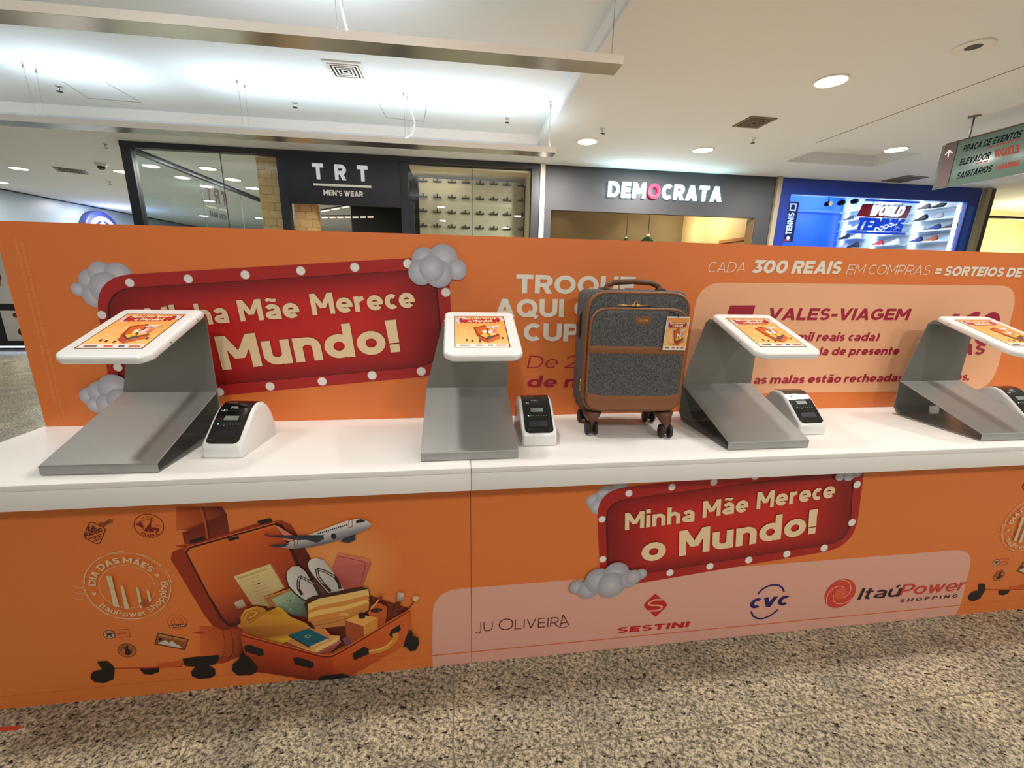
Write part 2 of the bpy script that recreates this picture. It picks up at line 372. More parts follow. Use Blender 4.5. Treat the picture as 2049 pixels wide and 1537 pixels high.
    return W, q
def lettering(txt, t=.2, gap=.1, xh=.73, space=.3):
    """quads of a whole line, cap height 1, and its width"""
    x = 0; out = []
    for ch in txt:
        w, q = glyph(ch, t, xh) if ch != ' ' else (space, [])
        out += [tuple(Vector((p[0] + x, p[1])) for p in qq) for qq in q]
        x += w + (gap if ch != ' ' else 0)
    return out, x - gap

# ------------------------------------------------------------------ prints: ink laid on a plane
class Ink:
    """printed shapes on a plane; f(u, v, layer) gives the 3-D point"""
    def __init__(s, f, step=.00006): s.f = f; s.mb = MB(); s.k = 1; s.step = step
    def poly(s, pts, col, cols=None, lift=True):
        pts = [Vector((p[0], p[1])) for p in pts]
        tri = tessellate_polygon([[Vector((p.x, p.y, 0)) for p in pts]])
        c = [rgb(*x) for x in cols] if cols else [rgb(*col)]*len(pts)
        s.mb.add([s.f(p.x, p.y, s.k) for p in pts], [tuple(t) for t in tri], False, c)
        if lift: s.k += 1
        return s
    def quads(s, qs, col):
        c = [rgb(*col)]*4
        for j, q in enumerate(qs): s.mb.add([s.f(p[0], p[1], s.k + .04*(j % 40)) for p in q], [(0, 1, 2, 3)], False, c)
        s.k += 3
    def line(s, pts, w, col): s.quads(ribbon([Vector((p[0], p[1])) for p in pts], w), col)
    def disc(s, c, r, col, edge=None, n=28, ry=None, flat=None):
        ry = ry or r; ring = [(c[0] + r*math.cos(2*PI*i/n), c[1] + ry*math.sin(2*PI*i/n)) for i in range(n)]
        vs = [s.f(c[0], c[1], s.k)] + [s.f(p[0], p[1], s.k) for p in ring]
        cc = [rgb(*col)] + [rgb(*(edge or col))]*n
        s.mb.add(vs, [(0, 1+i, 1+(i+1) % n) for i in range(n)], False, cc); s.k += 1
    def text(s, txt, p0, p1, height, col, t=.2, gap=.1, shear=0, xh=.73, space=.3):
        """line of lettering from baseline start p0 to baseline end p1"""
        q, w = lettering(txt, t, gap, xh, space); p0 = Vector(p0); p1 = Vector(p1); d = p1 - p0; L = d.length; d = d/L; n = Vector((-d.y, d.x)); kx = L/w
        s.quads([tuple(p0 + d*(p.x*kx + p.y*shear*height) + n*p.y*height for p in qq) for qq in q], col)
    def ringtext(s, txt, c, r, a0, a1, height, col, t=.2, inward=False, gap=.1):
        q, w = lettering(txt, t, gap); c = Vector(c); out = []
        for qq in q:
            o = []
            for p in qq:
                a = math.radians(a0 + (a1-a0)*p.x/w); rr = r - p.y*height if inward else r + p.y*height
                o.append(c + Vector((math.cos(a), math.sin(a)))*rr)
            out.append(tuple(o))
        s.quads(out, col)
    def build(s, name, root, m=PRINT): return local(s.mb.build(name, m), root)
def rounded(corners, rad, n=7):
    """polygon with rounded corners; rad per corner"""
    out = []; m = len(corners)
    for i in range(m):
        p = Vector(corners[i]); a = Vector(corners[i-1]) - p; b = Vector(corners[(i+1) % m]) - p; r = rad[i] if isinstance(rad, (list, tuple)) else rad
        a0 = p + a.normalized()*min(r, a.length*.49); b0 = p + b.normalized()*min(r, b.length*.49)
        for k in range(n+1):
            u = k/n; out.append(a0*(1-u)**2 + p*2*u*(1-u) + b0*u*u)
    return out

# ------------------------------------------------------------------ the setting
ZC, YB, YF, YE, ZT = .8243, 1.7227, 1.2890, 1.2190, 1.5556     # counter top, backdrop, counter front, worktop edge, backdrop top
LC, UC, YS = 3.1, 3.25, 6.974                                   # lower ceiling, raised ceiling, line of shopfronts
XJ, XL, XR = .041, -1.548, 3.25                                 # joint of the two counter modules, their ends
g = MB().box((-16, -6, -.1), (16, 24, 0)).build('floor', granite()); struct(g, 'polished beige granite tile floor of the mall', 'floor')
# lower ceiling with two openings: the raised bay at left and a small niche at right
BX0, BX1, BY0, BY1 = -9, 1.11, -2.5, 6.165
NX0, NX1, NY0, NY1 = 4.72, 6.15, 5.4, 6.12
def slab(m, x0, y0, x1, y1, z): m.box((x0, y0, z), (x1, y1, z + .04))
m = MB()
slab(m, -16, -6, BX0, 24, LC); slab(m, BX0, -6, BX1, BY0, LC); slab(m, BX0, BY1, BX1, 24, LC)
YC = YS + .055
slab(m, BX1, -6, NX0, YC, LC); slab(m, NX1, -6, 16, YC, LC); slab(m, NX0, -6, NX1, NY0, LC); slab(m, NX0, NY1, NX1, YC, LC); slab(m, BX1, YC, 5.39, 24, LC); slab(m, 9.41, YC, 16, 24, LC)
struct(m.build('ceiling', CEIL), 'cream plaster ceiling of the walkway with round downlights', 'ceiling')
m = MB().box((BX0-.1, BY0-.1, UC), (BX1+.1, BY1+.1, UC+.04)); struct(m.build('ceiling_raised', mat('ceiling_white', (226, 235, 242), .85, vary=.01, scale=2)), 'raised white ceiling bay lit by the hanging beams', 'ceiling')
m = MB().box((BX0-.03, BY1, LC+.04), (BX1+.03, BY1+.03, UC)).box((BX1, BY0, LC+.04), (BX1+.03, BY1, UC)).box((BX0-.03, BY0, LC+.04), (BX0, BY1, UC)).box((BX0-.03, BY0-.03, LC+.04), (BX1+.03, BY0, UC))
struct(m.build('trim_1', mat('trim_white', (246, 244, 240), .8, vary=.01)), 'white edge band of the raised ceiling bay', 'ceiling edge')
m = MB().box((NX0-.05, NY0-.05, UC), (NX1+.05, NY1+.05, UC+.03)).box((NX0-.03, NY1, LC+.04), (NX1+.03, NY1+.03, UC)).box((NX0-.03, NY0-.03, LC+.04), (NX1+.03, NY0, UC)).box((NX0-.03, NY0, LC+.04), (NX0, NY1, UC)).box((NX1, NY0, LC+.04), (NX1+.03, NY1, UC))
struct(m.build('trim_2', CEIL), 'small raised niche in the walkway ceiling near the blue shop', 'ceiling niche')
struct(MB().box((5.39, YC, LC+.6), (9.41, 9.9, LC+.64)).box((5.39, YC+.01, LC+.04), (9.41, YC+.04, LC+.6)).build('ceiling_shop', mat('shop_ceiling', (210, 216, 224), .6)), 'high ceiling inside the blue sports shop', 'ceiling')
m = MB().box((4.468, 2.4, LC-.002), (4.476, 5.3, LC)); struct(m.build('trim_3', mat('joint_brown', (96, 80, 64), .8)), 'thin dark expansion joint across the walkway ceiling', 'ceiling joint')
WALLB = mat('pale_blue_wall', (140, 156, 166), .38, vary=.02, scale=.6, spec=.5)
struct(MB().box((-10.0, -6, 0), (-9.86, 24, LC)).build('wall_left', WALLB), 'glossy pale wall far down the left corridor', 'wall')
struct(MB().box((-9.86, -6, LC-.025), (-9.84, 24, LC-.004)).build('trim_4', BLACKM), 'dark shadow gap along the top of the left wall', 'trim')
struct(MB().box((-16, 23.6, 0), (16, 23.75, LC)).build('wall_back', WALLB), 'pale wall closing the far end of the corridor', 'wall')
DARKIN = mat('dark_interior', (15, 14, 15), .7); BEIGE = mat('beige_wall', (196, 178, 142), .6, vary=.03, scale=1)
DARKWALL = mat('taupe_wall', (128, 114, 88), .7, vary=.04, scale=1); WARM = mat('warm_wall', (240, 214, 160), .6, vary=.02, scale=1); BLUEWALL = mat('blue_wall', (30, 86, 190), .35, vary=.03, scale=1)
# shop interiors
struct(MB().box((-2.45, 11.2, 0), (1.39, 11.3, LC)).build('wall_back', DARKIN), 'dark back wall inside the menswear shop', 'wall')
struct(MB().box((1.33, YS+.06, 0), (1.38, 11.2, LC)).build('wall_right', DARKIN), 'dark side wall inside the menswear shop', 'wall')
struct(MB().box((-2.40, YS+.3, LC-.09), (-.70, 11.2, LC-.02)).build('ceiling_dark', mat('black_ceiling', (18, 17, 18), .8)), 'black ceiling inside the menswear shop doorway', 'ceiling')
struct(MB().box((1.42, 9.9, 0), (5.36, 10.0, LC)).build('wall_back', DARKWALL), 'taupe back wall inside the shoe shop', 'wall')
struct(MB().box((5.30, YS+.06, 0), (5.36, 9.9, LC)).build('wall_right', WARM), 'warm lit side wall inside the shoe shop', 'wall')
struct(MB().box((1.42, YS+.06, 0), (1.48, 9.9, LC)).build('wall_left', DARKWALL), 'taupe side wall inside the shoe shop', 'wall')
struct(MB().box((5.42, 9.8, 0), (9.4, 9.9, LC+.6)).build('wall_back', BLUEWALL), 'bright blue back wall inside the sports shop', 'wall')
struct(MB().box((9.30, YS+.02, 0), (9.38, 9.8, LC+.6)).build('wall_right', mat('display_white', (206, 222, 228), .4)), 'white shelf wall inside the sports shop', 'wall')
struct(MB().box((5.42, YS+.06, 0), (5.47, 9.8, LC+.6)).build('wall_left', BLUEWALL), 'blue side wall inside the sports shop', 'wall')
struct(MB().box((9.6, 8.8, 0), (15.9, 8.9, LC)).build('wall_back', WARM), 'warm cream back wall inside the shop at the far right', 'wall')
struct(MB().box((15.8, -6, 0), (15.95, 23, LC)).build('wall_right', CEIL), 'plain wall beyond the right end of the walkway', 'wall')

# ------------------------------------------------------------------ the promotional counter and its prints
ORANGE = mat('orange_vinyl', (226, 122, 54), .45, vary=.015, scale=1.2)
def FP(x, y): p = onY(x, y, YF); return (p.x, p.z)
def BP(x, y): p = onY(x, y, YB); return (p.x, p.z)
def front_ink(dx=0): return Ink(lambda u, v, k, dx=dx: Vector((u + dx, YF - .0004 - .00006*k, v)))
def back_ink(): return Ink(lambda u, v, k: Vector((u, YB - .0004 - .00006*k, v)))
def mp(P, pts): return [P(*p) for p in pts]
def crop(P, x0, y0, s): return lambda x, y: P(x0 + x/s, y0 + y/s)
def px_len(P, x, y, n):
    a = Vector(P(x, y)); b = Vector(P(x + n, y)); return (b - a).length
RED, REDD, REDO, CREAM = (206, 40, 34), (126, 22, 22), (172, 36, 32), (242, 212, 168)
MAROON = (164, 26, 56); PALE = (236, 228, 212)
def cloud(ink, P, discs, c=(212, 212, 220), e=(166, 166, 176)):
    for x, y, r in discs: r_ = px_len(P, x, y, r); ink.disc(P(x, y), r_*1.06, c, e, 26)
def marquee(ink, P, outer, orad, inner, irad, dots, dotr):
    o = rounded(mp(P, outer), [px_len(P, *outer[i], orad[i]) for i in range(4)]); ink.poly(o, REDO)
    i_ = rounded(mp(P, inner), [px_len(P, *inner[i], irad[i]) for i in range(4)])
    c = sum((Vector(p) for p in i_), Vector((0, 0)))/len(i_)
    ink.poly([c + (Vector(p) - c)*1.012 for p in i_], (74, 12, 12))
    # printed vignette: bright centre running out to dark edges
    rings = [(1, REDD), (.82, (160, 30, 28)), (.5, RED), (0.0, (198, 40, 32))]
    for (f0, c0), (f1, c1) in zip(rings[:-1], rings[1:]):
        n = len(i_); a = [c + (Vector(p) - c)*f0 for p in i_]; b = [c + (Vector(p) - c)*f1 for p in i_]
        for k in range(n):
            ink.mb.add([ink.f(p.x, p.y, ink.k) for p in (a[k], a[(k+1) % n], b[(k+1) % n], b[k])], [(0, 1, 2, 3)], False, [rgb(*c0), rgb(*c0), rgb(*c1), rgb(*c1)])
    ink.k += 1
    for x, y in dots: ink.disc(P(x, y), px_len(P, x, y, dotr)*1.12, (214, 150, 130)); ink.disc(P(x, y), px_len(P, x, y, dotr), (236, 232, 226))

# the two modules of the counter
def module(x0, x1, label):
    r = empty('promotional_counter', label, 'counter', ((x0+x1)/2, (YF+YB)/2, 0), 0, None)
    e = .0008
    wt = box('worktop', (x0+e, YE, ZC-.018), (x1-e, YB-.001, ZC), WHITE, r, .0015)
    ap = box('apron', (x0+e, YE+.003, .7445), (x1-e, YE+.021, ZC-.0185), WHITE, r, .001)
    fp = box('front_panel', (x0+e, YF, .051), (x1-e, YF+.018, ZC-.019), ORANGE, r)
    sk = box('plinth', (x0+e, YF-.001, .0), (x1-e, YF+.017, .0495), ORANGE, r)
    for x in ((x0+.002, x0+.02) if x0 < 0 else (x1-.02, x1-.002),): sd = box('side_panel', (x[0], YF+.02, 0), (x[1], YB-.002, ZC-.019), WHITE, r)
    return r, fp, sk
cl, fpl, skl = module(XL, XJ, 'white topped orange counter module with printed open suitcase on its front')
cr, fpr, skr = module(XJ, XR, 'white topped orange counter module with pink sponsor strip on its front')
def backdrop(x0, x1, label):
    r = empty('backdrop_panel', label, 'display panel', ((x0+x1)/2, YB+.015, 0))
    box('board', (x0+.0006, YB, 0), (x1-.0006, YB+.03, ZT), ORANGE, r)
    return r
bl = backdrop(XL+.008, XJ, 'upright orange panel with the wide red marquee behind the left counter')
br_ = backdrop(XJ, XR, 'upright orange panel with white heading and cream text box behind the right counter')

# --- backdrop, left: marquee, clouds, small print
ink = back_ink()
cloud(ink, BP, [(157, 579, 14), (183, 562, 24), (203, 548, 25), (237, 552, 27), (190, 592, 24), (215, 578, 34)])
ink.build('printed_cloud', bl)
ink = back_ink(); ink.k = 10
marquee(ink, BP, [(186, 553), (896, 512), (910, 748), (226, 812)], [80, 46, 70, 40], [(212, 580), (868, 539), (886, 730), (247, 786)], [60, 40, 60, 40],
        [(260, 566), (377, 558), (491, 550), (602, 542), (710, 535), (816, 528), (892, 585), (894, 665), (843, 743), (745, 751), (645, 763), (541, 773), (440, 784), (338, 795), (237, 735), (205, 630)], 8.5)
C2 = crop(BP, 400, 480, 3.2018)
def band(ink, txt, P0, P1, h, col, **k): ink.text(txt, P0, P1, h, col, **k)
for dz, col in ((-.0016, (110, 18, 16)), (0, CREAM)):
    def sh(p, dz=dz): return (p[0] - dz*.6, p[1] - dz)
    hM = (Vector(C2(237, 385)) - Vector(C2(265, 523))).length*.98
    ink.text('Minha', sh(BP(303, 660)), sh(BP(461, 645.5)), hM, col, t=.215, gap=.085)
    ink.text('Mãe', sh(C2(265, 523)), sh(C2(648, 497)), hM, col, t=.215, gap=.085)
    ink.text('Merece', sh(C2(725, 483)), sh(C2(1382, 432)), hM*1.02, col, t=.215, gap=.085)
    hU = (Vector(C2(95, 617)) - Vector(C2(150, 833))).length*.99
    ink.text('o', sh(BP(368, 748)), sh(BP(420, 743)), hU, col, t=.225)
    ink.text('Mundo!', sh(C2(150, 833)), sh(C2(1288, 717)), hU, col, t=.225, gap=.085)
ink.build('printed_marquee', bl)
ink = back_ink(); ink.k = 150
cloud(ink, BP, [(849.8, 521, 24), (887, 518, 27), (914, 540, 19), (843, 545, 24), (878, 548, 26), (864, 537, 24)], (204, 204, 212), (160, 160, 170))
cloud(ink, BP, [(183, 792, 19), (206, 785, 25), (233, 778, 32), (196, 809, 17), (222, 808, 24), (245, 800, 26)])
ink.build('printed_cloud', bl)
ink = back_ink()
for k, (a, b, txt) in enumerate((((122, 840), (33, 478), 'CERTIFICADO DE AUTORIZAÇÃO SPA/MF. PROMOÇÃO VÁLIDA DE 25/04 A 12/05. CONSULTE O REGULAMENTO'.replace('4', '3')), ((132, 838), (46, 484), 'COMPLETO NO SITE DO SHOPPING. IMAGENS MERAMENTE ILUSTRATIVAS. GUARDE SEUS CUPONS FISCAIS'))):
    ink.text(txt, BP(*a), BP(*b), .0085, (240, 160, 100), t=.12)
ink.build('small_print', bl)

# --- backdrop, right: heading, cream box and its lines
ink = back_ink()
ink.text('TROQUE', BP(1032.5, 586.8), BP(1269, 590.5), .0735, PALE, t=.225, gap=.08)
ink.text('AQUI', BP(990, 635), BP(1127.5, 634.8), .0735, PALE, t=.225, gap=.08)
ink.text('O SEU', BP(1148, 635), BP(1310, 637), .0735, PALE, t=.225, gap=.08)
ink.text('CUPOM', BP(1047, 682.5), BP(1250, 683.5), .0735, PALE, t=.225, gap=.08)
ink.text('De 25/05', BP(1054, 737), BP(1262, 736), .054, MAROON, t=.085, shear=.2, gap=.13)
ink.text('de maio', BP(1053, 775.3), BP(1238, 775), .052, MAROON, t=.2, shear=.2, gap=.1)
ink.build('printed_heading', br_)
ink = back_ink()
ink.text('CADA', BP(1415, 545.2), BP(1490, 545.3), .0425, PALE, t=.075, shear=.18, gap=.14)
ink.text('300 REAIS', BP(1503, 546.5), BP(1680, 548.5), .0545, PALE, t=.24, shear=.18, gap=.07)
ink.text('EM COMPRAS', BP(1692, 549), BP(1858, 550.4), .0425, PALE, t=.075, shear=.18, gap=.14)
ink.text('= SORTEIOS DE', BP(1868, 551.5), BP(2041, 554.8), .0425, PALE, t=.24, shear=.18, gap=.07)
ink.text('PRÊMIOS'.replace('Ê', 'E'), BP(2056, 555), BP(2150, 556.5), .0425, PALE, t=.24, shear=.18, gap=.07)
ink.build('printed_heading', br_)
ink = back_ink()
ink.poly(rounded(mp(BP, [(1398, 565), (2040, 572), (1984, 781), (1362, 789)]), [px_len(BP, 1500, 600, r) for r in (46, 46, 56, 46)]), (240, 180, 138))
cx = dict(t=.22, shear=.17, gap=.075)
ink.text('5', BP(1436, 684), BP(1497, 683), .158, MAROON, t=.25, shear=.14)
ink.text('VALES-VIAGEM', BP(1533, 640.8), BP(1816, 640.6), .0525, MAROON, **cx)
ink.text('(mil reais cada)', BP(1584, 682.8), BP(1756, 682.5), .040, MAROON, **cx)
ink.text('mala de presente', BP(1602, 712), BP(1796.5, 710), .040, MAROON, **cx)
ink.text('+10', BP(1872, 690), BP(1984, 689), .155, MAROON, t=.25, shear=.14, gap=.08)
ink.text('MALAS', BP(1838, 710.5), BP(1967, 709.5), .0535, MAROON, **cx)
ink.text('Todas as malas estão recheadas de prêmios.', BP(1422, 770), BP(1937.6, 761), .0395, MAROON, space=.28, **cx)
ink.build('printed_text_box', br_)

# --- counter front, right: marquee, clouds, pink sponsor strip and its logos
C3 = crop(FP, 860, 940, 3.2016); C4 = crop(FP, 1460, 920, 3.479)
PINK = (226, 168, 148)
xz = lambda p: (p[0], p[1])
ink = front_ink(); ink.k = 1
tl, tr = FP(868, 1181), FP(1948, 1099)
zt_ = tl[1]
b0, b1 = FP(866, 1335)[0], FP(1913, 1232)[0]
strip = rounded([(b0, .0515), FP(866, 1182), FP(1950, 1098), (FP(1919, 1218)[0], .0515)], [0, px_len(FP, 900, 1200, 55), px_len(FP, 1930, 1120, 38), 0])
def clip(poly, x, keep_left):
    out = []; n = len(poly)
    for i in range(n):
        a, b = Vector(poly[i]), Vector(poly[(i+1) % n]); ia = (a.x <= x) == keep_left; ib = (b.x <= x) == keep_left
        if ia: out.append(a)
        if ia != ib: out.append(a + (b - a)*((x - a.x)/(b.x - a.x)))
    return out
i2 = front_ink(); i2.poly(clip(strip, XJ-.001, True), PINK); i2.k = 0; i2.poly([(b0, .001), (XJ-.001, .001), (XJ-.001, .0485), (b0, .0485)], PINK)
i2.mb.v = [Vector((p.x, p.y - .0012, p.z)) if p.z < .05 else p for p in i2.mb.v]; i2.build('printed_sponsor_strip', cl)
i2 = front_ink(); i2.poly(clip(strip, XJ+.001, False), PINK); xr_ = FP(1919, 1218)[0]; i2.k = 0; i2.poly([(XJ+.001, .001), (xr_-.012, .001), (xr_, .0485), (XJ+.001, .0485)], PINK)
i2.mb.v = [Vector((p.x, p.y - .0012, p.z)) if p.z < .05 else p for p in i2.mb.v]; i2.build('printed_sponsor_strip', cr)
ink = front_ink(); ink.k = 5
cloud(ink, FP, [(1188, 1003, 14), (1213, 991, 19), (1238, 985, 20), (1197, 1014, 15), (1220, 1003, 18)])
ink.build('printed_cloud', cr)
ink = front_ink(); ink.k = 14
ZTOP = .7446
marquee(ink, FP, [(1193, 982), (1732, 918), (1709, 1094), (1202, 1180)], [58, 30, 58, 50], [(1214, 1004), (1706, 940), (1697, 1082), (1218, 1158)], [42, 26, 42, 36],
        [(1258, 987), (1204.5, 1039), (1205.8, 1118.7), (1344, 974.4), (1427.8, 964.4), (1340, 1145.5), (1419.7, 1132.7), (1497.4, 1120), (1573.5, 1108), (1648, 1096), (1703.5, 1045), (1713.8, 969.4), (1510, 953), (1595, 943)], 6.6)
for dz, col in ((-.0012, (110, 18, 16)), (0, CREAM)):
    def sh(p, dz=dz): return (p[0] - dz*.6, p[1] - dz)
    hM = (Vector(C3(1745, 197)) - Vector(C3(1745, 303))).length
    ink.text('Minha', sh(C3(1247, 384)), sh(C3(1690, 327)), hM, col, t=.215, gap=.085)
    ink.text('Mãe', sh(C3(1742, 306)), sh(C4(122, 357)), hM, col, t=.215, gap=.085)
    ink.text('Merece', sh(C4(180, 341)), sh(C4(722, 259)), hM*1.02, col, t=.215, gap=.085)
    hU = (Vector(C3(1592, 385)) - Vector(C3(1592, 549))).length*.98
    ink.text('o', sh(C3(1352, 590)), sh(C3(1507, 567)), hU, col, t=.225)
    ink.text('Mundo!', sh(C3(1592, 550)), sh(C4(590, 508)), hU, col, t=.225, gap=.085)
ink.build('printed_marquee', cr)
ink = front_ink(); ink.k = 120
cloud(ink, FP, [(1153.6, 1172.7, 14), (1175.5, 1177, 19), (1197, 1160, 26), (1231.7, 1146, 24), (1222, 1168, 26), (1256.7, 1156, 18), (1281, 1146, 11), (1266, 1152, 15)], (200, 198, 204), (156, 154, 162))
ink.build('printed_cloud', cr); ink = front_ink(); ink.k = 120
cloud(ink, FP, [(1678, 951, 9), (1696, 949, 11), (1712, 944, 9)])
ink.build('printed_cloud', cr)
ink = front_ink(); ink.k = 20; WINE = (92, 22, 26)
x0 = 0
ink.text('J', C3(290, 1050), C3(330, 1046), .0505, WINE, t=.07); ink.text('U', C3(345, 1035), C3(402, 1030), .040, WINE, t=.075)
ink.text('O', C3(440, 1028), C3(533, 1022), .0505, WINE, t=.07); ink.text('LIVEIR', C3(543, 1020), C3(822, 1000), .0415, WINE, t=.08, gap=.2); ink.text('A', C3(832, 1005), C3(893, 992), .0520, WINE, t=.075)
ink.line(mp(C3, [(800, 985), (820, 1003), (850, 1009), (885, 1000)]), .0018, WINE)
ink.build('sponsor_logo', cr)
ink = front_ink(); ink.k = 20; SR = (196, 34, 36)
ink.poly(rounded(mp(C3, [(1443, 792), (1528, 862), (1446, 943), (1362, 868)]), [px_len(FP, 1310, 1210, r) for r in (3, 9, 3, 9)]), SR)
ink.line(mp(C3, [(1540, 828), (1488, 830), (1440, 832), (1405, 848), (1402, 862), (1430, 868), (1462, 866), (1486, 874), (1482, 890), (1446, 902), (1400, 904), (1345, 907)]), .0068, PINK)
ink.build('logo_emblem', cr); ink = front_ink(); ink.k = 20
ink.text('SESTINI', C3(1197, 1047), C3(1655, 1006), .0270, SR, t=.24, shear=.15, gap=.12)
ink.build('sponsor_logo', cr)
ink = front_ink(); ink.k = 20; NAVY = (38, 28, 92)
ink.text('cvc', C4(132, 1036), C4(398, 1010), .064, NAVY, t=.2, gap=.08, shear=.12)
ink.line(mp(C4, [(195, 935), (220, 905), (255, 882), (300, 870), (340, 872), (365, 890), (378, 918)]), .007, NAVY); ink.line(mp(C4, [(148, 1055), (160, 1085), (190, 1103), (230, 1104), (280, 1085), (320, 1055), (335, 1040)]), .007, NAVY)
ink.build('sponsor_logo', cr)
ink = front_ink(); ink.k = 20; IR = (212, 66, 50)
ink.disc(C4(768, 930), px_len(FP, 1681, 1187, 29.5), IR, ry=px_len(FP, 1681, 1187, 29.5)*1.0)
cc = Vector(C4(768, 930)); rr = px_len(FP, 1681, 1187, 29)
for k, (a0, r0, r1) in enumerate(((100, .98, .42), (220, .98, .42), (340, .98, .42))):
    ink.line([cc + Vector((math.cos(math.radians(a0 - 150*i/12)), math.sin(math.radians(a0 - 150*i/12))))*rr*(r0 + (r1-r0)*i/12) for i in range(13)], .0024, (244, 196, 170))
ink.disc(C4(768, 930), rr*.4, (222, 96, 66))
ink.text('Itaú', C4(885, 975), C4(1172, 950), .057, (44, 34, 36), t=.16, shear=.22, gap=.11); ink.text('Power', C4(1175, 947), C4(1628, 905), .057, IR, t=.14, shear=.2, gap=.08)
ink.text('SHOPPING', C4(1180, 992), C4(1580, 955), .0165, (44, 34, 36), t=.17, shear=.15, gap=.55)
ink.build('sponsor_logo', cr)

# --- counter front, left (and again at the right end): travel stamps and the packed suitcase
SX = FP(2002, 1063)[0] - FP(171, 1172)[0]
K = crop(FP, 330, 990, 3.7255); K0 = crop(FP, 0, 940, 3.3417); KS = crop(FP, 150, 1090, 5.692); KT = crop(FP, 150, 1010, 8.088)
STAMPC, SD = (228, 196, 150), (92, 24, 24)
def stamps(root, dx):
    ink = front_ink(dx); ink.k = 2
    c = Vector(KS(617, 463)); r = (Vector(KS(1118, 470)) - Vector(KS(118, 470))).length/2
    for i in range(46):
        if i in (3, 9, 10, 14, 22, 30, 36, 41): continue
        a0 = 360*i/46; rr = r*(.975 + .02*random.random()); ink.line([c + Vector((math.cos(math.radians(a0+7.0*j/3)), math.sin(math.radians(a0+7.0*j/3))))*rr for j in range(4)], .0022 + .0016*random.random(), STAMPC)
    ink.line([c + Vector((math.cos(2*PI*i/48), math.sin(2*PI*i/48)))*r*.985 for i in range(49)], .0009, STAMPC)
    ink.line([c + Vector((math.cos(2*PI*i/48), math.sin(2*PI*i/48)))*r*.635 for i in range(49)], .0012, STAMPC)
    ink.ringtext('DIA DAS MÃES', c, r*.70, 172, 33, r*.165, STAMPC, t=.21, inward=False)
    ink.ringtext('ItaúPower Shopping', c, r*.90, 214, 366, r*.165, STAMPC, t=.16, inward=True)
    for a in (190, 21):
        p = c + Vector((math.cos(math.radians(a)), math.sin(math.radians(a))))*r*.79; s = r*.05
        ink.poly([p + Vector(q)*s for q in ((0, -1), (1, .2), (.9, .8), (.4, .95), (0, .5), (-.4, .95), (-.9, .8), (-1, .2))], STAMPC)
    for pts in ([(375, 335), (440, 340), (470, 480), (530, 690), (460, 680), (425, 500)], [(540, 450), (572, 445), (600, 560), (645, 715), (590, 712)], [(715, 465), (745, 470), (775, 600), (790, 700), (760, 700)], [(835, 500), (862, 500), (890, 610), (868, 640)]): ink.poly(mp(KS, pts), (214, 196, 152))
    for y in (465, 532, 598): ink.line(mp(KS, [(25, y-8), (60, y+4), (100, y+2), (135, y-8)]), .0012, STAMPC)
    ink.poly(mp(KS, [(760, 650), (800, 605), (850, 620), (870, 650), (830, 690), (790, 680)]), (170, 84, 40))
    ink.build('printed_stamp', root)
    # Madrid and France
    ink = front_ink(dx); ink.k = 2
    def outline(pts, w, col=SD, P=KT): q = mp(P, pts); ink.line(q + [q[0]], w, col)
    q = rounded(mp(KT, [(245, 265), (510, 380), (395, 650), (135, 530)]), px_len(FP, 190, 1065, 9)); ink.line(q + [q[0]], .0026, SD)
    ink.line(mp(KT, [(172, 452), (458, 370)]), .002, SD); ink.line(mp(KT, [(215, 555), (472, 455)]), .002, SD)
    ink.text('MADRID', KT(185, 530), KT(462, 425), .0125, SD, t=.22); ink.text('ESPANA', KT(305, 560), KT(432, 510), .005, SD, t=.2); ink.text('EUROPA', KT(330, 592), KT(432, 550), .005, SD, t=.2)
    ink.poly(mp(KT, [(215, 425), (212, 360), (222, 335), (240, 345), (246, 400), (262, 395), (300, 318), (320, 370), (352, 372), (350, 385)]), SD)
    for k in range(5): ink.line(mp(KT, [(375+8*k, 305+12*k), (430, 285+12*k), (490, 290+12*k), (550, 235+14*k), (620, 240+13*k)]), .0011, SD)
    ink.build('printed_stamp', root)
    ink = front_ink(dx); ink.k = 2
    c = Vector(KT(1200, 343)); r = (Vector(KT(1440, 360)) - Vector(KT(960, 330))).length/2; VS = (128, 32, 28)
    ink.line([c + Vector((math.cos(2*PI*i/40), math.sin(2*PI*i/40)))*r for i in range(41)], .0024, VS)
    ink.ringtext('FRANCE', c, r*.93, 222, 308, r*.24, VS, t=.2, inward=True); ink.ringtext('LA TOUR', c, r*.68, 125, 55, r*.16, VS, t=.1)
    ink.line([c + Vector((math.cos(math.radians(150-120*i/14)), math.sin(math.radians(150-120*i/14))))*r*.55 for i in range(15)], .0012, VS)
    ink.line(mp(KT, [(985, 320), (1080, 250)]), .0012, VS); ink.line(mp(KT, [(1310, 320), (1420, 352)]), .0012, VS)
    ink.poly(mp(KT, [(1245, 190), (1252, 192), (1236, 290), (1232, 350), (1262, 440), (1205, 445), (1196, 400), (1180, 440), (1110, 415), (1180, 345), (1218, 280)]), VS)
    ink.poly(mp(KT, [(985, 320), (1070, 278), (1112, 340), (1110, 395), (1060, 345)]), VS); ink.poly(mp(KT, [(1255, 360), (1370, 378), (1355, 440), (1318, 432), (1312, 395), (1285, 400), (1278, 440), (1235, 440)]), VS)
    ink.build('printed_stamp', root)
    # the small stamps under the ring
    ink = front_ink(dx); ink.k = 2
    q = mp(KS, [(440, 972), (612, 962), (634, 1045), (440, 1058)]); ink.line(q + [q[0]], .0016, (150, 44, 28)); ink.text('JAPAN', KS(475, 1028), KS(598, 1016), .0085, (176, 66, 38), t=.14)
    ink.disc(KS(393, 1022), px_len(FP, 220, 1269, 12), (82, 34, 24)); ink.disc(KS(393, 1022), px_len(FP, 220, 1269, 10.5), (196, 168, 132))
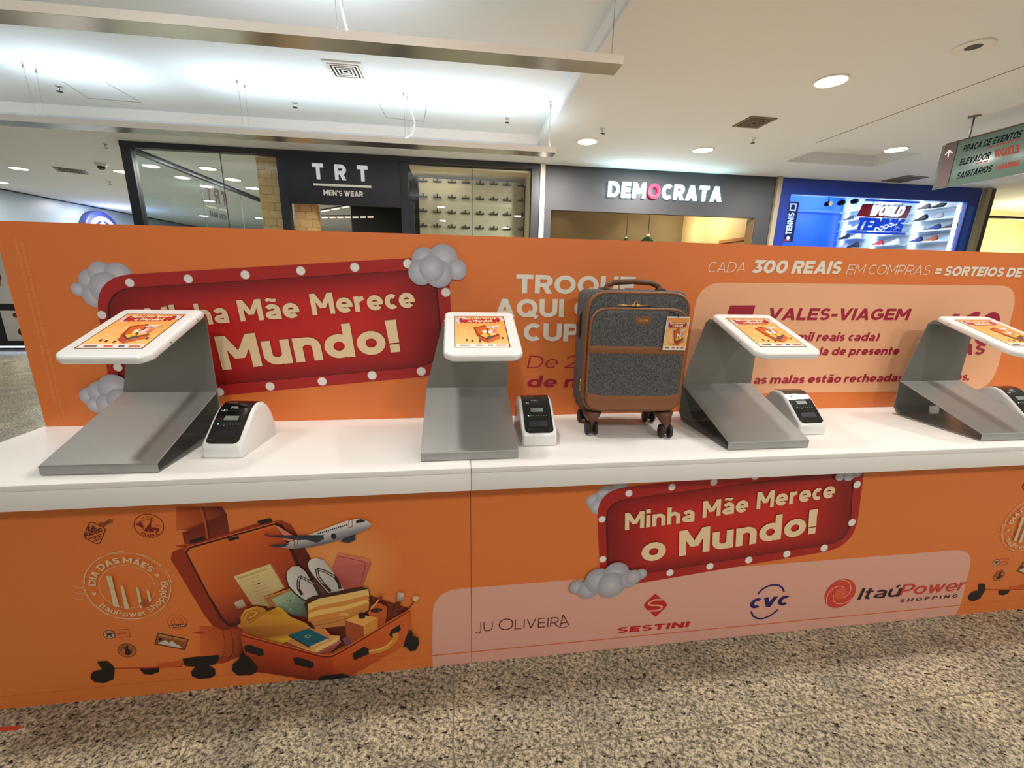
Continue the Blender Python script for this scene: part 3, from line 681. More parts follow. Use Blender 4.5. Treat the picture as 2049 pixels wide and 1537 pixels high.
    ink.poly(mp(KS, [(345, 1000), (445, 1000), (440, 1014), (420, 1014), (422, 1050), (408, 1050), (406, 1030), (382, 1030), (380, 1050), (364, 1050), (366, 1014), (350, 1014)]), (84, 40, 30))
    ink.build('printed_stamp', root)
    ink = front_ink(dx); ink.k = 2
    for rr, col in ((19, (82, 36, 24)), (17.5, (196, 110, 58)), (11.5, (82, 36, 24)), (10.5, (190, 104, 54))): ink.disc(KS(595, 1203), px_len(FP, 254, 1301, rr), col)
    c = Vector(KS(595, 1203)); ink.ringtext('NEW YORK CITY', c, px_len(FP, 254, 1301, 12.6), 190, -10, .0058, (84, 36, 26), t=.16)
    ink.poly(mp(KS, [(540, 1150), (575, 1175), (590, 1150), (612, 1150), (610, 1185), (650, 1205), (640, 1245), (600, 1258), (570, 1240), (575, 1200)]), (52, 28, 24))
    ink.build('printed_stamp', root)
    ink = front_ink(dx); ink.k = 2
    c = Vector(KS(1165, 880))
    for f in (19, 11.5, 6): ink.line([c + Vector((math.cos(2*PI*i/30), math.sin(2*PI*i/30)))*px_len(FP, 355, 1245, f) for i in range(31)], .0013, (176, 60, 36))
    ink.poly(mp(KS, [(1075, 915), (1170, 905), (1270, 900), (1275, 930), (1170, 940), (1080, 950)]), (120, 62, 40)); ink.text('ENGLAND', KS(1090, 940), KS(1262, 924), .0058, (226, 190, 150), t=.18)
    ink.build('printed_stamp', root)
    ink = front_ink(dx); ink.k = 2
    ink.poly(mp(KS, [(940, 998), (1298, 1075), (1255, 1200), (905, 1135)]), (74, 40, 28)); ink.poly(mp(KS, [(950, 1010), (1288, 1082), (1248, 1190), (920, 1128)]), (150, 80, 44))
    ink.text('MACHU PICCHU', KS(962, 1040), KS(1262, 1100), .0078, (218, 160, 96), t=.2); ink.disc(KS(972, 1075), px_len(FP, 320, 1278, 4), (44, 28, 26))
    ink.poly(mp(KS, [(945, 1122), (1030, 1085), (1075, 1115), (1105, 1090), (1160, 1135), (1185, 1140), (1225, 1180)]), (200, 196, 180))
    ink.build('printed_stamp', root)
BK = (34, 26, 24)
def packed_suitcase(root, dx, xmax=None):
    ink = front_ink(dx); ink.k = 2
    def p(pts, col, cols=None): ink.poly(mp(K, pts), col, cols)
    def ln(pts, w, col): ink.line(mp(K, pts), px_len(FP, 550, 1200, w/3.7255), col)
    DR, OR, DK = (112, 30, 18), (206, 88, 34), (66, 22, 14)
    O = (226, 116, 48)
    r0 = px_len(FP, 550, 1200, 135); ink.disc(FP(680, 1130), r0, (236, 160, 92), (226, 122, 54), 40, ry=r0*.8)
    # standing case at the back: dark side with its ridge, latch, lower edge and feet
    p([(85, 88), (425, 88), (460, 140), (482, 285), (300, 340), (190, 370), (145, 365), (130, 280), (175, 265), (85, 262)], None, [(186, 78, 40), (104, 36, 24), (104, 36, 24), (120, 44, 28), (84, 26, 18), (120, 36, 22), (150, 52, 28), (120, 36, 22), (120, 36, 22), (210, 98, 44)])
    ln([(262, 92), (300, 210), (318, 330)], 12, (190, 84, 42)); ln([(285, 92), (318, 210), (336, 330)], 7, (70, 26, 18))
    ln([(365, 250), (425, 275), (425, 300), (368, 305)], 5, (150, 62, 36)); p([(180, 342), (290, 305), (305, 330), (195, 368)], (40, 34, 30))
    p([(75, 382), (165, 365), (175, 385), (120, 390)], (170, 52, 28))
    p([(260, 980), (580, 985), (590, 1190), (440, 1255), (130, 1268), (-60, 1278), (-60, 1258), (270, 1215)], None, [(204, 90, 38), (150, 46, 22), (120, 36, 20), (176, 60, 28), (196, 62, 30), (200, 64, 30), (214, 104, 44), (218, 108, 46)])
    p([(205, 1022), (295, 1015), (300, 1035), (235, 1035)], (176, 58, 30))
    for xs in (430, 490): ln([(xs, 1005), (xs+20, 1090), (xs+18, 1180), (xs-30, 1240)], 5, (92, 30, 16))
    K0p = lambda pts, col: ink.poly(mp(K0, pts), col)
    K0p([(650, 1280), (715, 1276), (745, 1295), (770, 1325), (760, 1400), (700, 1425), (640, 1420), (608, 1395), (610, 1360), (640, 1340), (685, 1335)], BK); K0p([(932, 1325), (1068, 1322), (1065, 1350), (1020, 1367), (965, 1365)], BK)
    ink.line(mp(K0, [(770, 1326), (1000, 1322), (1220, 1312)]), .0035, (190, 56, 28))
    K0p([(1222, 1262), (1290, 1250), (1465, 1235), (1465, 1268), (1440, 1300), (1400, 1305), (1440, 1330), (1442, 1370), (1410, 1390), (1330, 1395), (1285, 1378), (1280, 1345), (1310, 1315), (1240, 1310)], BK)
    # open lid
    p([(45, 475), (60, 425), (150, 385), (700, 208), (870, 190), (940, 220), (985, 290), (1085, 465), (1130, 620), (900, 740), (560, 985), (440, 1008), (360, 975), (300, 900)], None, [(160, 52, 26)]*6 + [(110, 38, 24), (84, 28, 18), (80, 26, 18), (90, 28, 18), (120, 36, 20), (130, 40, 20), (140, 44, 22), (150, 48, 24)])
    p([(150, 425), (180, 385), (832, 205), (885, 225), (905, 270), (1060, 640), (900, 740), (560, 975), (480, 980), (420, 930), (320, 750)], DK)
    p([(168, 428), (195, 398), (820, 222), (858, 240), (1020, 620), (900, 720), (565, 955), (480, 955), (440, 915), (330, 740)], None, [(226, 116, 50), (226, 112, 48), (226, 112, 48), (206, 84, 38), (150, 44, 24), (120, 34, 20), (76, 22, 16), (110, 34, 20), (150, 50, 26), (204, 92, 40), (222, 108, 46)])
    ln([(150, 420), (180, 385), (832, 203)], 5, (232, 128, 66))
    p([(690, 195), (785, 170), (803, 185), (800, 200), (710, 222)], (36, 32, 30)); p([(470, 320), (550, 305), (558, 325), (480, 345)], (36, 32, 30))
    # tray interior
    p([(590, 995), (545, 965), (700, 860), (1080, 760), (1540, 750), (1825, 845), (1245, 1172), (1180, 1172)], None, [(90, 30, 18), (90, 26, 16), (60, 20, 14), (50, 20, 14), (110, 40, 22), (120, 44, 24), (70, 24, 16), (70, 24, 16)])
    # lotion bottle, paper, book
    p([(525, 855), (610, 822), (640, 870), (580, 935), (550, 912)], (140, 48, 28)); p([(515, 802), (580, 772), (610, 825), (545, 848)], None, [(212, 180, 156), (196, 176, 150), (170, 150, 126), (150, 110, 90)])
    p([(785, 512), (800, 515), (900, 690), (760, 760), (800, 830), (660, 818)], (180, 120, 66)); p([(515, 605), (785, 512), (890, 690), (745, 755), (785, 830), (655, 815)], None, [(226, 204, 140), (222, 200, 136), (206, 180, 124), (196, 166, 116), (170, 140, 100), (190, 160, 110)])
    for k in range(9): ln([(560+14*k, 622+24*k), (690+18*k, 576+22*k)] if k < 2 else [(610+12*k, 610+22*k), (700+14*k, 582+21*k)], 2.5, (170, 140, 92))
    ln([(545, 620), (765, 548)], 7, (196, 164, 90)); ink.disc(K(705, 655), px_len(FP, 550, 1200, 2.2), (90, 60, 40))
    p([(740, 757), (945, 690), (1060, 780), (1062, 905), (920, 875), (800, 820)], (176, 112, 58)); p([(800, 772), (945, 708), (1060, 800), (1060, 905), (960, 892), (850, 835)], None, [(170, 190, 150), (150, 176, 140), (96, 120, 104), (60, 70, 66), (70, 84, 76), (130, 150, 120)])
    for k in range(26): ink.disc(K(840 + random.random()*190, 760 + random.random()*100), px_len(FP, 550, 1200, .7 + random.random()), random.choice([(190, 206, 170), (90, 112, 96), (150, 172, 140)]), n=6)
    ln([(745, 758), (940, 692)], 5, (226, 176, 104))
    # towel, sandals
    p([(1295, 430), (1500, 470), (1540, 500), (1480, 660), (1340, 702), (1300, 640), (1255, 530)], None, [(212, 110, 98), (214, 116, 104), (196, 98, 88), (186, 92, 82), (166, 76, 70), (160, 70, 64), (196, 96, 86)])
    ln([(1290, 448), (1480, 488), (1502, 500), (1462, 660)], 6, (150, 64, 58)); ln([(1296, 434), (1500, 474), (1530, 498)], 5, (228, 140, 124))
    def sole(pts): p([(x-8, y+8) for x, y in pts], (60, 40, 36)); p(pts, None, [(214, 206, 194)]*5 + [(190, 182, 172)]*(len(pts)-5))
    p([(1085, 640), (1150, 600), (1260, 720), (1150, 745)], (92, 56, 40))
    sole([(1120, 600), (1080, 545), (1070, 505), (1085, 475), (1130, 462), (1190, 478), (1240, 540), (1285, 610), (1345, 705), (1235, 735), (1175, 665)])
    sole([(985, 725), (930, 665), (913, 600), (920, 560), (955, 525), (1005, 522), (1055, 565), (1095, 635), (1150, 740), (1050, 775)])
    for pts, w in (([(1010, 597), (1060, 622), (1115, 652), (1145, 700), (1160, 735)], 24), ([(1012, 597), (1000, 640), (1002, 690), (1030, 735)], 24), ([(1135, 540), (1200, 560), (1270, 600), (1300, 645), (1312, 690)], 24), ([(1137, 540), (1148, 600), (1190, 655), (1240, 708)], 24)): ln(pts, w, (54, 38, 36)); ln(pts[:3], w*.35, (190, 176, 168))
    # wash bag
    p(rounded([(1038, 765), (1510, 665), (1545, 840), (1105, 985)], 0) and [(1045, 800), (1070, 762), (1110, 742), (1470, 672), (1520, 688), (1540, 760), (1530, 835), (1350, 965), (1130, 990), (1090, 945)], (62, 36, 26))
    def bd(a, b, c): p([(1072, a[0]), (1150, a[1]), (1330, a[2]), (1520, a[3]), (1528, b[3]), (1330, b[2]), (1150, b[1]), (1076, b[0])], c)
    bd((800, 762, 728, 690), (850, 815, 780, 745), (232, 190, 110)); bd((850, 815, 780, 735), (875, 845, 815, 770), (214, 138, 60)); bd((875, 845, 815, 765), (905, 885, 850, 800), (236, 188, 102)); bd((905, 885, 850, 790), (930, 925, 890, 820), (214, 136, 60))
    p([(1090, 930), (1150, 925), (1340, 885), (1520, 815), (1525, 840), (1350, 962), (1132, 985)], (200, 128, 62)); ln([(1095, 962), (1200, 950), (1380, 905)], 4, (120, 66, 36)); p([(1290, 890), (1325, 862), (1365, 865), (1385, 885)], (224, 170, 90))
    # yellow towel roll
    p([(545, 962), (575, 940), (575, 890), (605, 842), (690, 815), (745, 828), (775, 855), (850, 820), (880, 830), (945, 895), (1060, 942), (1105, 985), (1000, 1015), (940, 1065), (880, 1098), (700, 1055), (580, 985)], None, [(196, 120, 40)]*2 + [(206, 140, 40), (226, 160, 50), (220, 156, 50), (190, 124, 36), (180, 120, 34), (222, 178, 40), (216, 166, 40), (214, 156, 44), (206, 140, 44), (196, 124, 46), (200, 134, 40), (228, 184, 38), (190, 120, 36), (150, 84, 30), (160, 92, 32)])
    p([(590, 905), (610, 858), (670, 838), (715, 842), (725, 866), (690, 905), (630, 930)], (176, 108, 40)); ln([(605, 915), (622, 872), (668, 852), (700, 862), (670, 892), (640, 900)], 9, (222, 160, 56)); ln([(640, 945), (800, 830)], 5, (150, 92, 30))
    # books and passport
    p([(880, 1100), (1090, 1060), (1310, 1090), (1250, 1150), (1135, 1172)], (150, 76, 60)); p([(1120, 1150), (1310, 1050), (1320, 1085), (1150, 1172)], (190, 96, 86))
    p([(900, 1070), (1060, 990), (1200, 982), (1240, 1030), (1315, 1035), (1300, 1070), (1130, 1160), (1060, 1140)], (224, 164, 92)); p([(1130, 1130), (1300, 1045), (1300, 1072), (1132, 1160)], (236, 196, 128))
    p([(920, 1070), (1060, 985), (1170, 978), (1225, 1010), (1240, 1060), (1090, 1130), (1000, 1110)], (208, 130, 62))
    p([(1085, 1112), (1225, 1052), (1225, 1070), (1085, 1126)], (226, 190, 130)); p([(930, 1027), (1080, 980), (1225, 1052), (1085, 1114)], (18, 92, 106)); p([(930, 1027), (1085, 1114), (1085, 1124), (935, 1040)], (12, 40, 52)); ink.disc(K(1072, 1038), px_len(FP, 550, 1200, 6.5), (150, 160, 120), ry=px_len(FP, 550, 1200, 4.5)); ink.disc(K(1072, 1038), px_len(FP, 550, 1200, 4), (40, 100, 108), ry=px_len(FP, 550, 1200, 2.6))
    # cup, perfume box, brushes
    p([(1520, 862), (1545, 805), (1600, 788), (1655, 815), (1662, 850), (1645, 955), (1560, 985)], None, [(206, 100, 44), (190, 84, 40), (200, 96, 46), (190, 86, 40), (196, 90, 40), (170, 70, 32), (170, 70, 32)]); ink.disc(K(1580, 845), px_len(FP, 550, 1200, 13), (70, 40, 34), ry=px_len(FP, 550, 1200, 6)); ln([(1540, 835), (1600, 765)], 14, (220, 150, 110)); ink.disc(K(1610, 752), px_len(FP, 550, 1200, 5), (140, 66, 40))
    p([(1350, 920), (1485, 962), (1490, 1055), (1400, 1105), (1355, 1062)], (166, 78, 40)); p([(1485, 962), (1590, 900), (1590, 1003), (1490, 1058)], (218, 142, 60)); p([(1350, 918), (1440, 875), (1590, 898), (1485, 962)], (236, 168, 84)); ink.disc(K(1473, 895), px_len(FP, 550, 1200, 7.5), (92, 52, 34), ry=px_len(FP, 550, 1200, 4.5)); ink.disc(K(1473, 880), px_len(FP, 550, 1200, 7.5), (30, 26, 26))
    p([(1728, 780), (1762, 785), (1735, 895), (1695, 890)], (100, 40, 26)); p([(1740, 712), (1785, 718), (1775, 780), (1730, 775)], None, [(190, 176, 164), (220, 210, 198), (150, 130, 116), (140, 120, 108)]); ln([(1862, 772), (1820, 830), (1780, 865)], 9, (90, 40, 28)); p([(1850, 745), (1880, 735), (1900, 752), (1870, 782), (1852, 772)], (226, 190, 150))
    p([(1325, 1055), (1365, 1032), (1405, 1090), (1360, 1112)], (120, 70, 84))
    # tray walls, rim, patches, feet, handle
    p([(575, 1030), (1180, 1190), (1245, 1195), (1300, 1330), (1150, 1372), (790, 1312), (690, 1300), (600, 1150)], None, [(196, 74, 34), (190, 70, 32), (196, 76, 34), (150, 50, 26), (120, 40, 22), (120, 38, 20), (126, 40, 22), (170, 58, 28)])
    p([(1240, 1195), (1825, 850), (1832, 925), (1790, 1100), (1372, 1342), (1290, 1345)], None, [(206, 88, 36), (214, 100, 42), (210, 96, 40), (206, 96, 40), (176, 70, 32), (160, 56, 28)])
    ln([(580, 1012), (600, 1030), (1180, 1186), (1250, 1186), (1320, 1150), (1825, 846)], 17, (120, 38, 22)); ln([(580, 1006), (600, 1022), (1180, 1176), (1248, 1176), (1320, 1140), (1825, 840)], 10, (216, 104, 52))
    for q in ([(600, 1108), (640, 1095), (745, 1132), (748, 1172), (720, 1182), (612, 1148)], [(966, 1196), (1002, 1188), (1115, 1226), (1118, 1264), (1090, 1274), (976, 1242)], [(580, 1158), (640, 1185), (705, 1265), (690, 1302), (650, 1322), (560, 1326), (513, 1290), (518, 1240), (560, 1210)], [(1148, 1350), (1180, 1328), (1330, 1310), (1378, 1325), (1385, 1348), (1150, 1374)], [(1405, 1162), (1490, 1110), (1527, 1130), (1527, 1166), (1415, 1212)], [(1675, 1022), (1690, 990), (1755, 948), (1762, 985), (1702, 1052)], [(1780, 1110), (1800, 1040), (1838, 980), (1852, 1030), (1890, 1045), (1896, 1090), (1870, 1142), (1830, 1146), (1805, 1118)]): p(q, BK)
    ln([(1525, 1150), (1600, 1142), (1665, 1115), (1710, 1070), (1728, 1035), (1715, 1012)], 44, (214, 142, 56)); ln([(1530, 1140), (1600, 1132), (1660, 1105), (1700, 1062)], 14, (240, 178, 90))
    ink.build('printed_suitcase', root)
    ink = front_ink(dx); ink.k = 130
    p([(835, 230), (850, 222), (965, 295), (960, 345), (880, 320), (900, 300)], (206, 130, 104))
    p([(870, 382), (930, 345), (1150, 262), (1370, 180), (1460, 168), (1510, 185), (1546, 210), (1520, 242), (1420, 288), (1250, 342), (1100, 378), (960, 392)], None, [(170, 160, 156), (196, 190, 184), (224, 218, 210), (232, 226, 218), (230, 226, 220), (226, 220, 214), (180, 174, 172), (130, 130, 140), (110, 114, 128), (90, 96, 114), (84, 92, 112), (120, 122, 132)])
    p([(762, 298), (745, 276), (758, 280), (790, 292), (1190, 290), (1200, 312), (1140, 348), (1060, 325), (1000, 328), (920, 315)], (52, 52, 64)); p([(768, 362), (850, 358), (935, 352), (905, 376), (830, 380)], (60, 58, 66))
    p([(1310, 338), (1340, 315), (1420, 282), (1424, 325), (1380, 348)], (52, 54, 68)); p([(1188, 300), (1205, 285), (1255, 266), (1280, 282), (1285, 312), (1250, 332), (1198, 332)], None, [(190, 186, 184), (210, 206, 202), (214, 210, 206), (180, 176, 176), (130, 128, 134), (120, 120, 130), (150, 148, 152)]); ink.disc(K(1263, 298), px_len(FP, 550, 1200, 5.4), (40, 34, 36), ry=px_len(FP, 550, 1200, 7))
    for k in range(15): ink.disc(K(1150 + 15*k, 278 - 4.6*k), px_len(FP, 550, 1200, 1.5), (34, 30, 36), n=8, ry=px_len(FP, 550, 1200, 1.9))
    p([(1428, 202), (1432, 178), (1468, 170), (1500, 186), (1470, 196)], (36, 28, 28))
    for x, y in ((1388, 205), (985, 342)): q = mp(K, [(x-14, y-24), (x+12, y-30), (x+14, y+22), (x-12, y+28)]); ink.line(q + [q[0]], .0016, (150, 60, 52))
    ink.build('printed_airplane', root)
stamps(cl, 0); packed_suitcase(cl, 0)
stamps(cr, SX); packed_suitcase(cr, SX)

# ------------------------------------------------------------------ tablet stands
def campaign_art(ink, m, tall=False):
    """the campaign picture in a unit square, m maps it to the surface"""
    M_ = lambda pts: [m(*p) for p in pts]
    ink.poly(M_([(0, 0), (1, 0), (1, 1), (0, 1)]), None, [(250, 196, 120), (248, 190, 112), (236, 150, 72), (238, 154, 76)])
    ink.poly(M_([(.02, .0), (.98, .0), (.98, .1), (.02, .1)]), (244, 226, 214))
    for a, b, c in ((.08, .28, (110, 40, 40)), (.38, .52, (190, 50, 40)), (.6, .7, (50, 50, 120)), (.76, .94, (200, 70, 50))): ink.poly(M_([(a, .035), (b, .035), (b, .065), (a, .065)]), c)
    dy = .02 if not tall else -.06
    for x, y, r in ((.1, .86, .06), (.16, .9, .06), (.05, .84, .04), (.1, .76, .05), (.92, .9, .05), (.97, .86, .04)):
        ink.poly([m(x + r*math.cos(k*PI/6), y + dy + r*.9*math.sin(k*PI/6)) for k in range(12)], (196, 200, 222))
    q = rounded([(.1, .73 + dy), (.9, .76 + dy), (.93, .93 + dy), (.08, .92 + dy)], .07); ink.poly(M_(q), (140, 24, 26)); c = Vector((.5, .84 + dy))
    ink.poly([m(*(c + (Vector(p) - c)*.93)) for p in q], (178, 34, 32))
    for k in range(9): ink.poly([m(.16 + .085*k + .012*math.cos(j*PI/4), .743 + .0035*k + dy + .012*math.sin(j*PI/4)) for j in range(8)], (240, 220, 200))
    ink.text('Minha Mãe Merece', m(.16, .855 + dy), m(.84, .875 + dy), (Vector(m(0, .062)) - Vector(m(0, 0))).length, (250, 226, 190), t=.22); ink.text('o Mundo!', m(.27, .765 + dy), m(.75, .78 + dy), (Vector(m(0, .075)) - Vector(m(0, 0))).length, (250, 226, 190), t=.24)
    def ring(cx_, cy_, r, w): ink.line([m(cx_ + r*math.cos(k*PI/10), cy_ + r*math.sin(k*PI/10)) for k in range(21)], (Vector(m(w, 0)) - Vector(m(0, 0))).length, (252, 224, 170))
    ring(.24, .46, .13, .012); ring(.24, .46, .08, .008)
    for k in range(3): ink.poly(M_([(.19 + .04*k, .41), (.205 + .04*k, .41), (.2 + .04*k, .5), (.19 + .04*k, .5)]), (252, 224, 170))
    P_ = lambda pts, col: ink.poly(M_(pts), col)
    P_([(.12, .22), (.14, .6), (.36, .62), (.4, .25)], (226, 130, 60)) if False else None
    P_([(.36, .6), (.6, .68), (.68, .5), (.5, .3), (.42, .32)], (150, 60, 28)); P_([(.4, .58), (.59, .64), (.64, .5), (.5, .36), (.45, .37)], (206, 96, 44))
    P_([(.44, .33), (.62, .2), (.86, .36), (.66, .5)], (120, 44, 26)); P_([(.44, .33), (.45, .22), (.62, .12), (.62, .2)], (180, 66, 34)); P_([(.62, .2), (.62, .12), (.86, .26), (.86, .36)], (208, 96, 44))
    P_([(.48, .34), (.58, .42), (.66, .34), (.58, .26)], (232, 180, 60)); P_([(.52, .5), (.6, .52), (.62, .42), (.54, .4)], (240, 226, 190)); P_([(.62, .44), (.7, .54), (.75, .46), (.67, .38)], (214, 214, 214)); P_([(.66, .4), (.78, .44), (.8, .36), (.68, .32)], (236, 190, 110)); P_([(.6, .26), (.68, .3), (.7, .26), (.63, .22)], (24, 100, 110)); P_([(.74, .52), (.82, .54), (.8, .42), (.73, .42)], (220, 120, 116))
    P_([(.6, .6), (.86, .66), (.9, .64), (.7, .56)], (216, 220, 226)); P_([(.62, .6), (.72, .585), (.74, .6)], (90, 94, 110))
    for x, y in ((.3, .2), (.2, .22), (.44, .18), (.88, .28)): P_([(x, y), (x + .04, y), (x + .035, y - .05), (x + .005, y - .05)], (44, 30, 28))
def strip_mesh(secs, nm, m, root, th=.003):
    """bent sheet: sections (x left, x right, y, z) joined and given the sheet's thickness"""
    b = MB(); vs = [p for xl, xr, y, z in secs for p in ((xl, y, z), (xr, y, z))]
    b.add(vs, [(2*i, 2*i+1, 2*i+3, 2*i+2) for i in range(len(secs)-1)])
    o = b.build(nm, m, root); s = o.modifiers.new('sheet', 'SOLIDIFY'); s.thickness = th; s.offset = 0
    bv = o.modifiers.new('bevel', 'BEVEL'); bv.width = .0012; bv.segments = 2; bv.limit_method = 'ANGLE'; bv.angle_limit = .5
    return o
STEEL2 = brushed('steel_back', (138, 135, 127), .44, .6)
def make_stand(label, loc, rz):
    r = empty('tablet_stand', label, 'tablet stand', loc, rz, 'tablet stands along the counter')
    strip_mesh([(.0, .315, .312, .003), (.0, .315, .002, .003), (.0, .315, .002, .0275), (.0005, .3145, .004, .0295), (.0, .315, .343, .155)], 'base', STEEL, r)
    strip_mesh([(.0, .315, .318, .003), (.0, .315, .345, .034), (.0, .315, .345, .157), (.070, .315, .345, .414), (.079, .316, .331, .432)], 'back_plate', STEEL2, r)
    strip_mesh([(.080, .316, .328, .4278), (.095, .311, .14, .3588)], 'mounting_plate', STEEL2, r)
    cen = Vector((.203, .185, .3775)); u = Vector((1, 0, 0)); v = Vector((0, .938, .346)).normalized(); n = u.cross(v)
    def at(a, b, h): return cen + u*a + v*b + n*h
    out = rounded([(-.126, .152), (.126, .152), (.126, -.146), (.102, -.170), (-.102, -.170), (-.126, -.146)], [.022, .022, .012, .012, .012, .012], 6)
    def ringf(ins, h): return [at(x*(1 - ins/.126), y*(1 - ins/.152), h) for x, y in out]
    c = MB().loft([ringf(.007, 0), ringf(.002, .002), ringf(0, .006), ringf(0, .016), ringf(.0015, .0205), ringf(.005, .0235), ringf(.010, .0245)]).build('tablet_case', PLASTIC, r)
    k = Ink(lambda a, b, l: at(a, b, .0248 + .00004*l))
    x0, x1, y0, y1 = -.089, .085, -.117, .108
    k.poly([(x0-.003, y0-.003), (x1+.003, y0-.003), (x1+.003, y1+.003), (x0-.003, y1+.003)], (16, 16, 18))
    campaign_art(k, lambda a, b: (x0 + (x1-x0)*a, y0 + (y1-y0)*b))
    k.mb.build('screen', SCREEN, c)
    for sx in (-1, 1):
        for b in (-.06, .095):
            MB().loft([[at(sx*(.1255 + h), b + rr*math.cos(a*PI/6), .0115 + rr*math.sin(a*PI/6)) for a in range(12)] for h, rr in ((0, .0042), (.002, .0042), (.0038, .002))]).build('bolt', CHROME, c)
    return r
st = make_stand('tablet stand at the left end of the counter, before the red marquee', (-1.188, 1.276, ZC), -.028)
copy_thing(st, (-.117, 1.276, ZC), 'tablet stand near the middle of the counter, seen almost square on', 0)
copy_thing(st, (.943, 1.277, ZC), 'tablet stand just right of the grey suitcase', 0)
copy_thing(st, (1.992, 1.275, ZC), 'tablet stand at the right edge of the photo, cut off by the frame', 0)

# ------------------------------------------------------------------ label printers
PROF = [(.004, 0), (0, .006), (.001, .036), (.006, .046), (.03, .066), (.06, .094), (.09, .120), (.112, .136), (.130, .1435), (.150, .145), (.170, .141), (.190, .127), (.206, .104), (.219, .074), (.228, .040), (.231, .006), (.229, 0)]
LCD = mat('lcd_grey', (126, 136, 128), .3, emit=.05); LED = mat('green_led', (150, 255, 170), .4, emit=4)
GLOSS = mat('gloss_black', (14, 14, 16), .12, coat=.5, vary=.02)
def make_printer(label, loc, rz):
    W = .125
    r = empty('label_printer', label, 'printer', loc, rz, 'label printers beside the tablet stands')
    cy, cz = .11, .06
    def sec(x, ins): return [Vector((x, cy + (y-cy)*(1-ins/.115), cz + (z-cz)*(1-ins/.075) if z > cz else z + (ins*.15 if z > .001 else 0))) for y, z in PROF]
    MB().loft([sec(0, .013), sec(.0015, .007), sec(.005, .003), sec(.011, 0), sec(W-.011, 0), sec(W-.005, .003), sec(W-.0015, .007), sec(W, .013)]).build('body', PLASTIC, r)
    pr = [Vector((0, y, z)) for y, z in PROF[3:11]]
    # points along the slope and over the top
    fine = []
    for a, b in zip(pr[:-1], pr[1:]): fine += [a.lerp(b, t/4) for t in range(4)]
    fine.append(pr[-1]); L = [0]
    for a, b in zip(fine[:-1], fine[1:]): L.append(L[-1] + (b-a).length)
    T = L[-1]
    def on(s, h):
        s = max(0, min(T, s)); i = max(k for k in range(len(L)) if L[k] <= s + 1e-9); i = min(i, len(L)-2); t = (s - L[i])/(L[i+1]-L[i])
        d = (fine[i+1]-fine[i]).normalized(); return fine[i].lerp(fine[i+1], t) + Vector((0, -d.z, d.y))*h
    rows = []; R_c = .016
    for k in range(33):
        s = .002 + (T-.002)*k/32; e = min(s-.002, T-s + .004); ins = 0
        if s - .002 < R_c: ins = R_c - math.sqrt(max(0, R_c**2 - (R_c-(s-.002))**2))
        a = .011 + ins*.9; rows.append([on(s, h) + Vector((x, 0, 0)) for x, h in ((a, -.001), (a, .0012), (W-a, .0012), (W-a, -.001))])
    cov = MB().loft(rows, smooth=False).build('top_cover', GLOSS, r)
    def plate(nm, x0, x1, s0, s1, m, par, h=.0018): b = MB().add([on(s0, h) + Vector((x0, 0, 0)), on(s0, h) + Vector((x1, 0, 0)), on(s1, h) + Vector((x1, 0, 0)), on(s1, h) + Vector((x0, 0, 0)), on(s0, 0) + Vector((x0, 0, 0)), on(s0, 0) + Vector((x1, 0, 0)), on(s1, 0) + Vector((x1, 0, 0)), on(s1, 0) + Vector((x0, 0, 0))], [(0,1,2,3),(0,4,5,1),(1,5,6,2),(2,6,7,3),(3,7,4,0)]); return b.build(nm, m, par)
    plate('display', .040, .085, .088, .104, LCD, r); plate('feed_slot', .030, .095, .030, .050, BLACKM, r)
    k = Ink(lambda a, b, l: on(b, .0014 + .00003*l) + Vector((a, 0, 0)))
    for i in range(7): k.poly([(.038 + i*.0095 + .002*math.cos(j*PI/3), .0725 + .0014*math.sin(j*PI/3)) for j in range(6)], (150, 150, 150))
    k.poly([(.046, .065), (.050, .065), (.050, .0685), (.046, .0685)], (110, 110, 112))
    k.mb.build('button_row', PRINT, r)
    k = Ink(lambda a, b, l: on(b, .0014 + .00003*l) + Vector((a, 0, 0)))
    k.text('brother', (.046, .138), (.068, .138), .0050, (220, 220, 220), t=.22); k.text('QL-820NWB', (.046, .131), (.072, .131), .0030, (190, 190, 190), t=.14)
    k.poly([(.026, .1225), (.037, .1225), (.037, .1305), (.026, .1305)], (210, 210, 210)); k.poly([(.030, .124), (.036, .124), (.036, .1295), (.030, .1295)], (30, 30, 34)); k.text('NFC', (.017, .124), (.0235, .124), .0028, (190, 190, 190), t=.2); k.text('label printer', (.041, .1235), (.088, .1235), .0022, (96, 96, 100), t=.12)
    k.mb.build('lettering', PRINT, r)
    plate('status_light', .027, .0305, .0712, .0740, LED, r)
    for x in (.024, W-.024): MB().lathe([(.002, 0), (.002, .001), (.001, .0014)], 10, on(.016, .0012) + Vector((x, 0, 0))).build('screw', CHROME, r)
    return r
pt = make_printer('white label printer with black top right of the leftmost tablet stand', (-.808, 1.364, ZC), -.09)
copy_thing(pt, (.226, 1.372, ZC), 'white label printer with black top between the middle tablet stand and the suitcase', .0)
copy_thing(pt, (1.318, 1.392, ZC), 'white label printer half behind the stand that is right of the suitcase', .03)
copy_thing(pt, (2.372, 1.39, ZC), 'white label printer cut off at the right edge of the photo', .03)

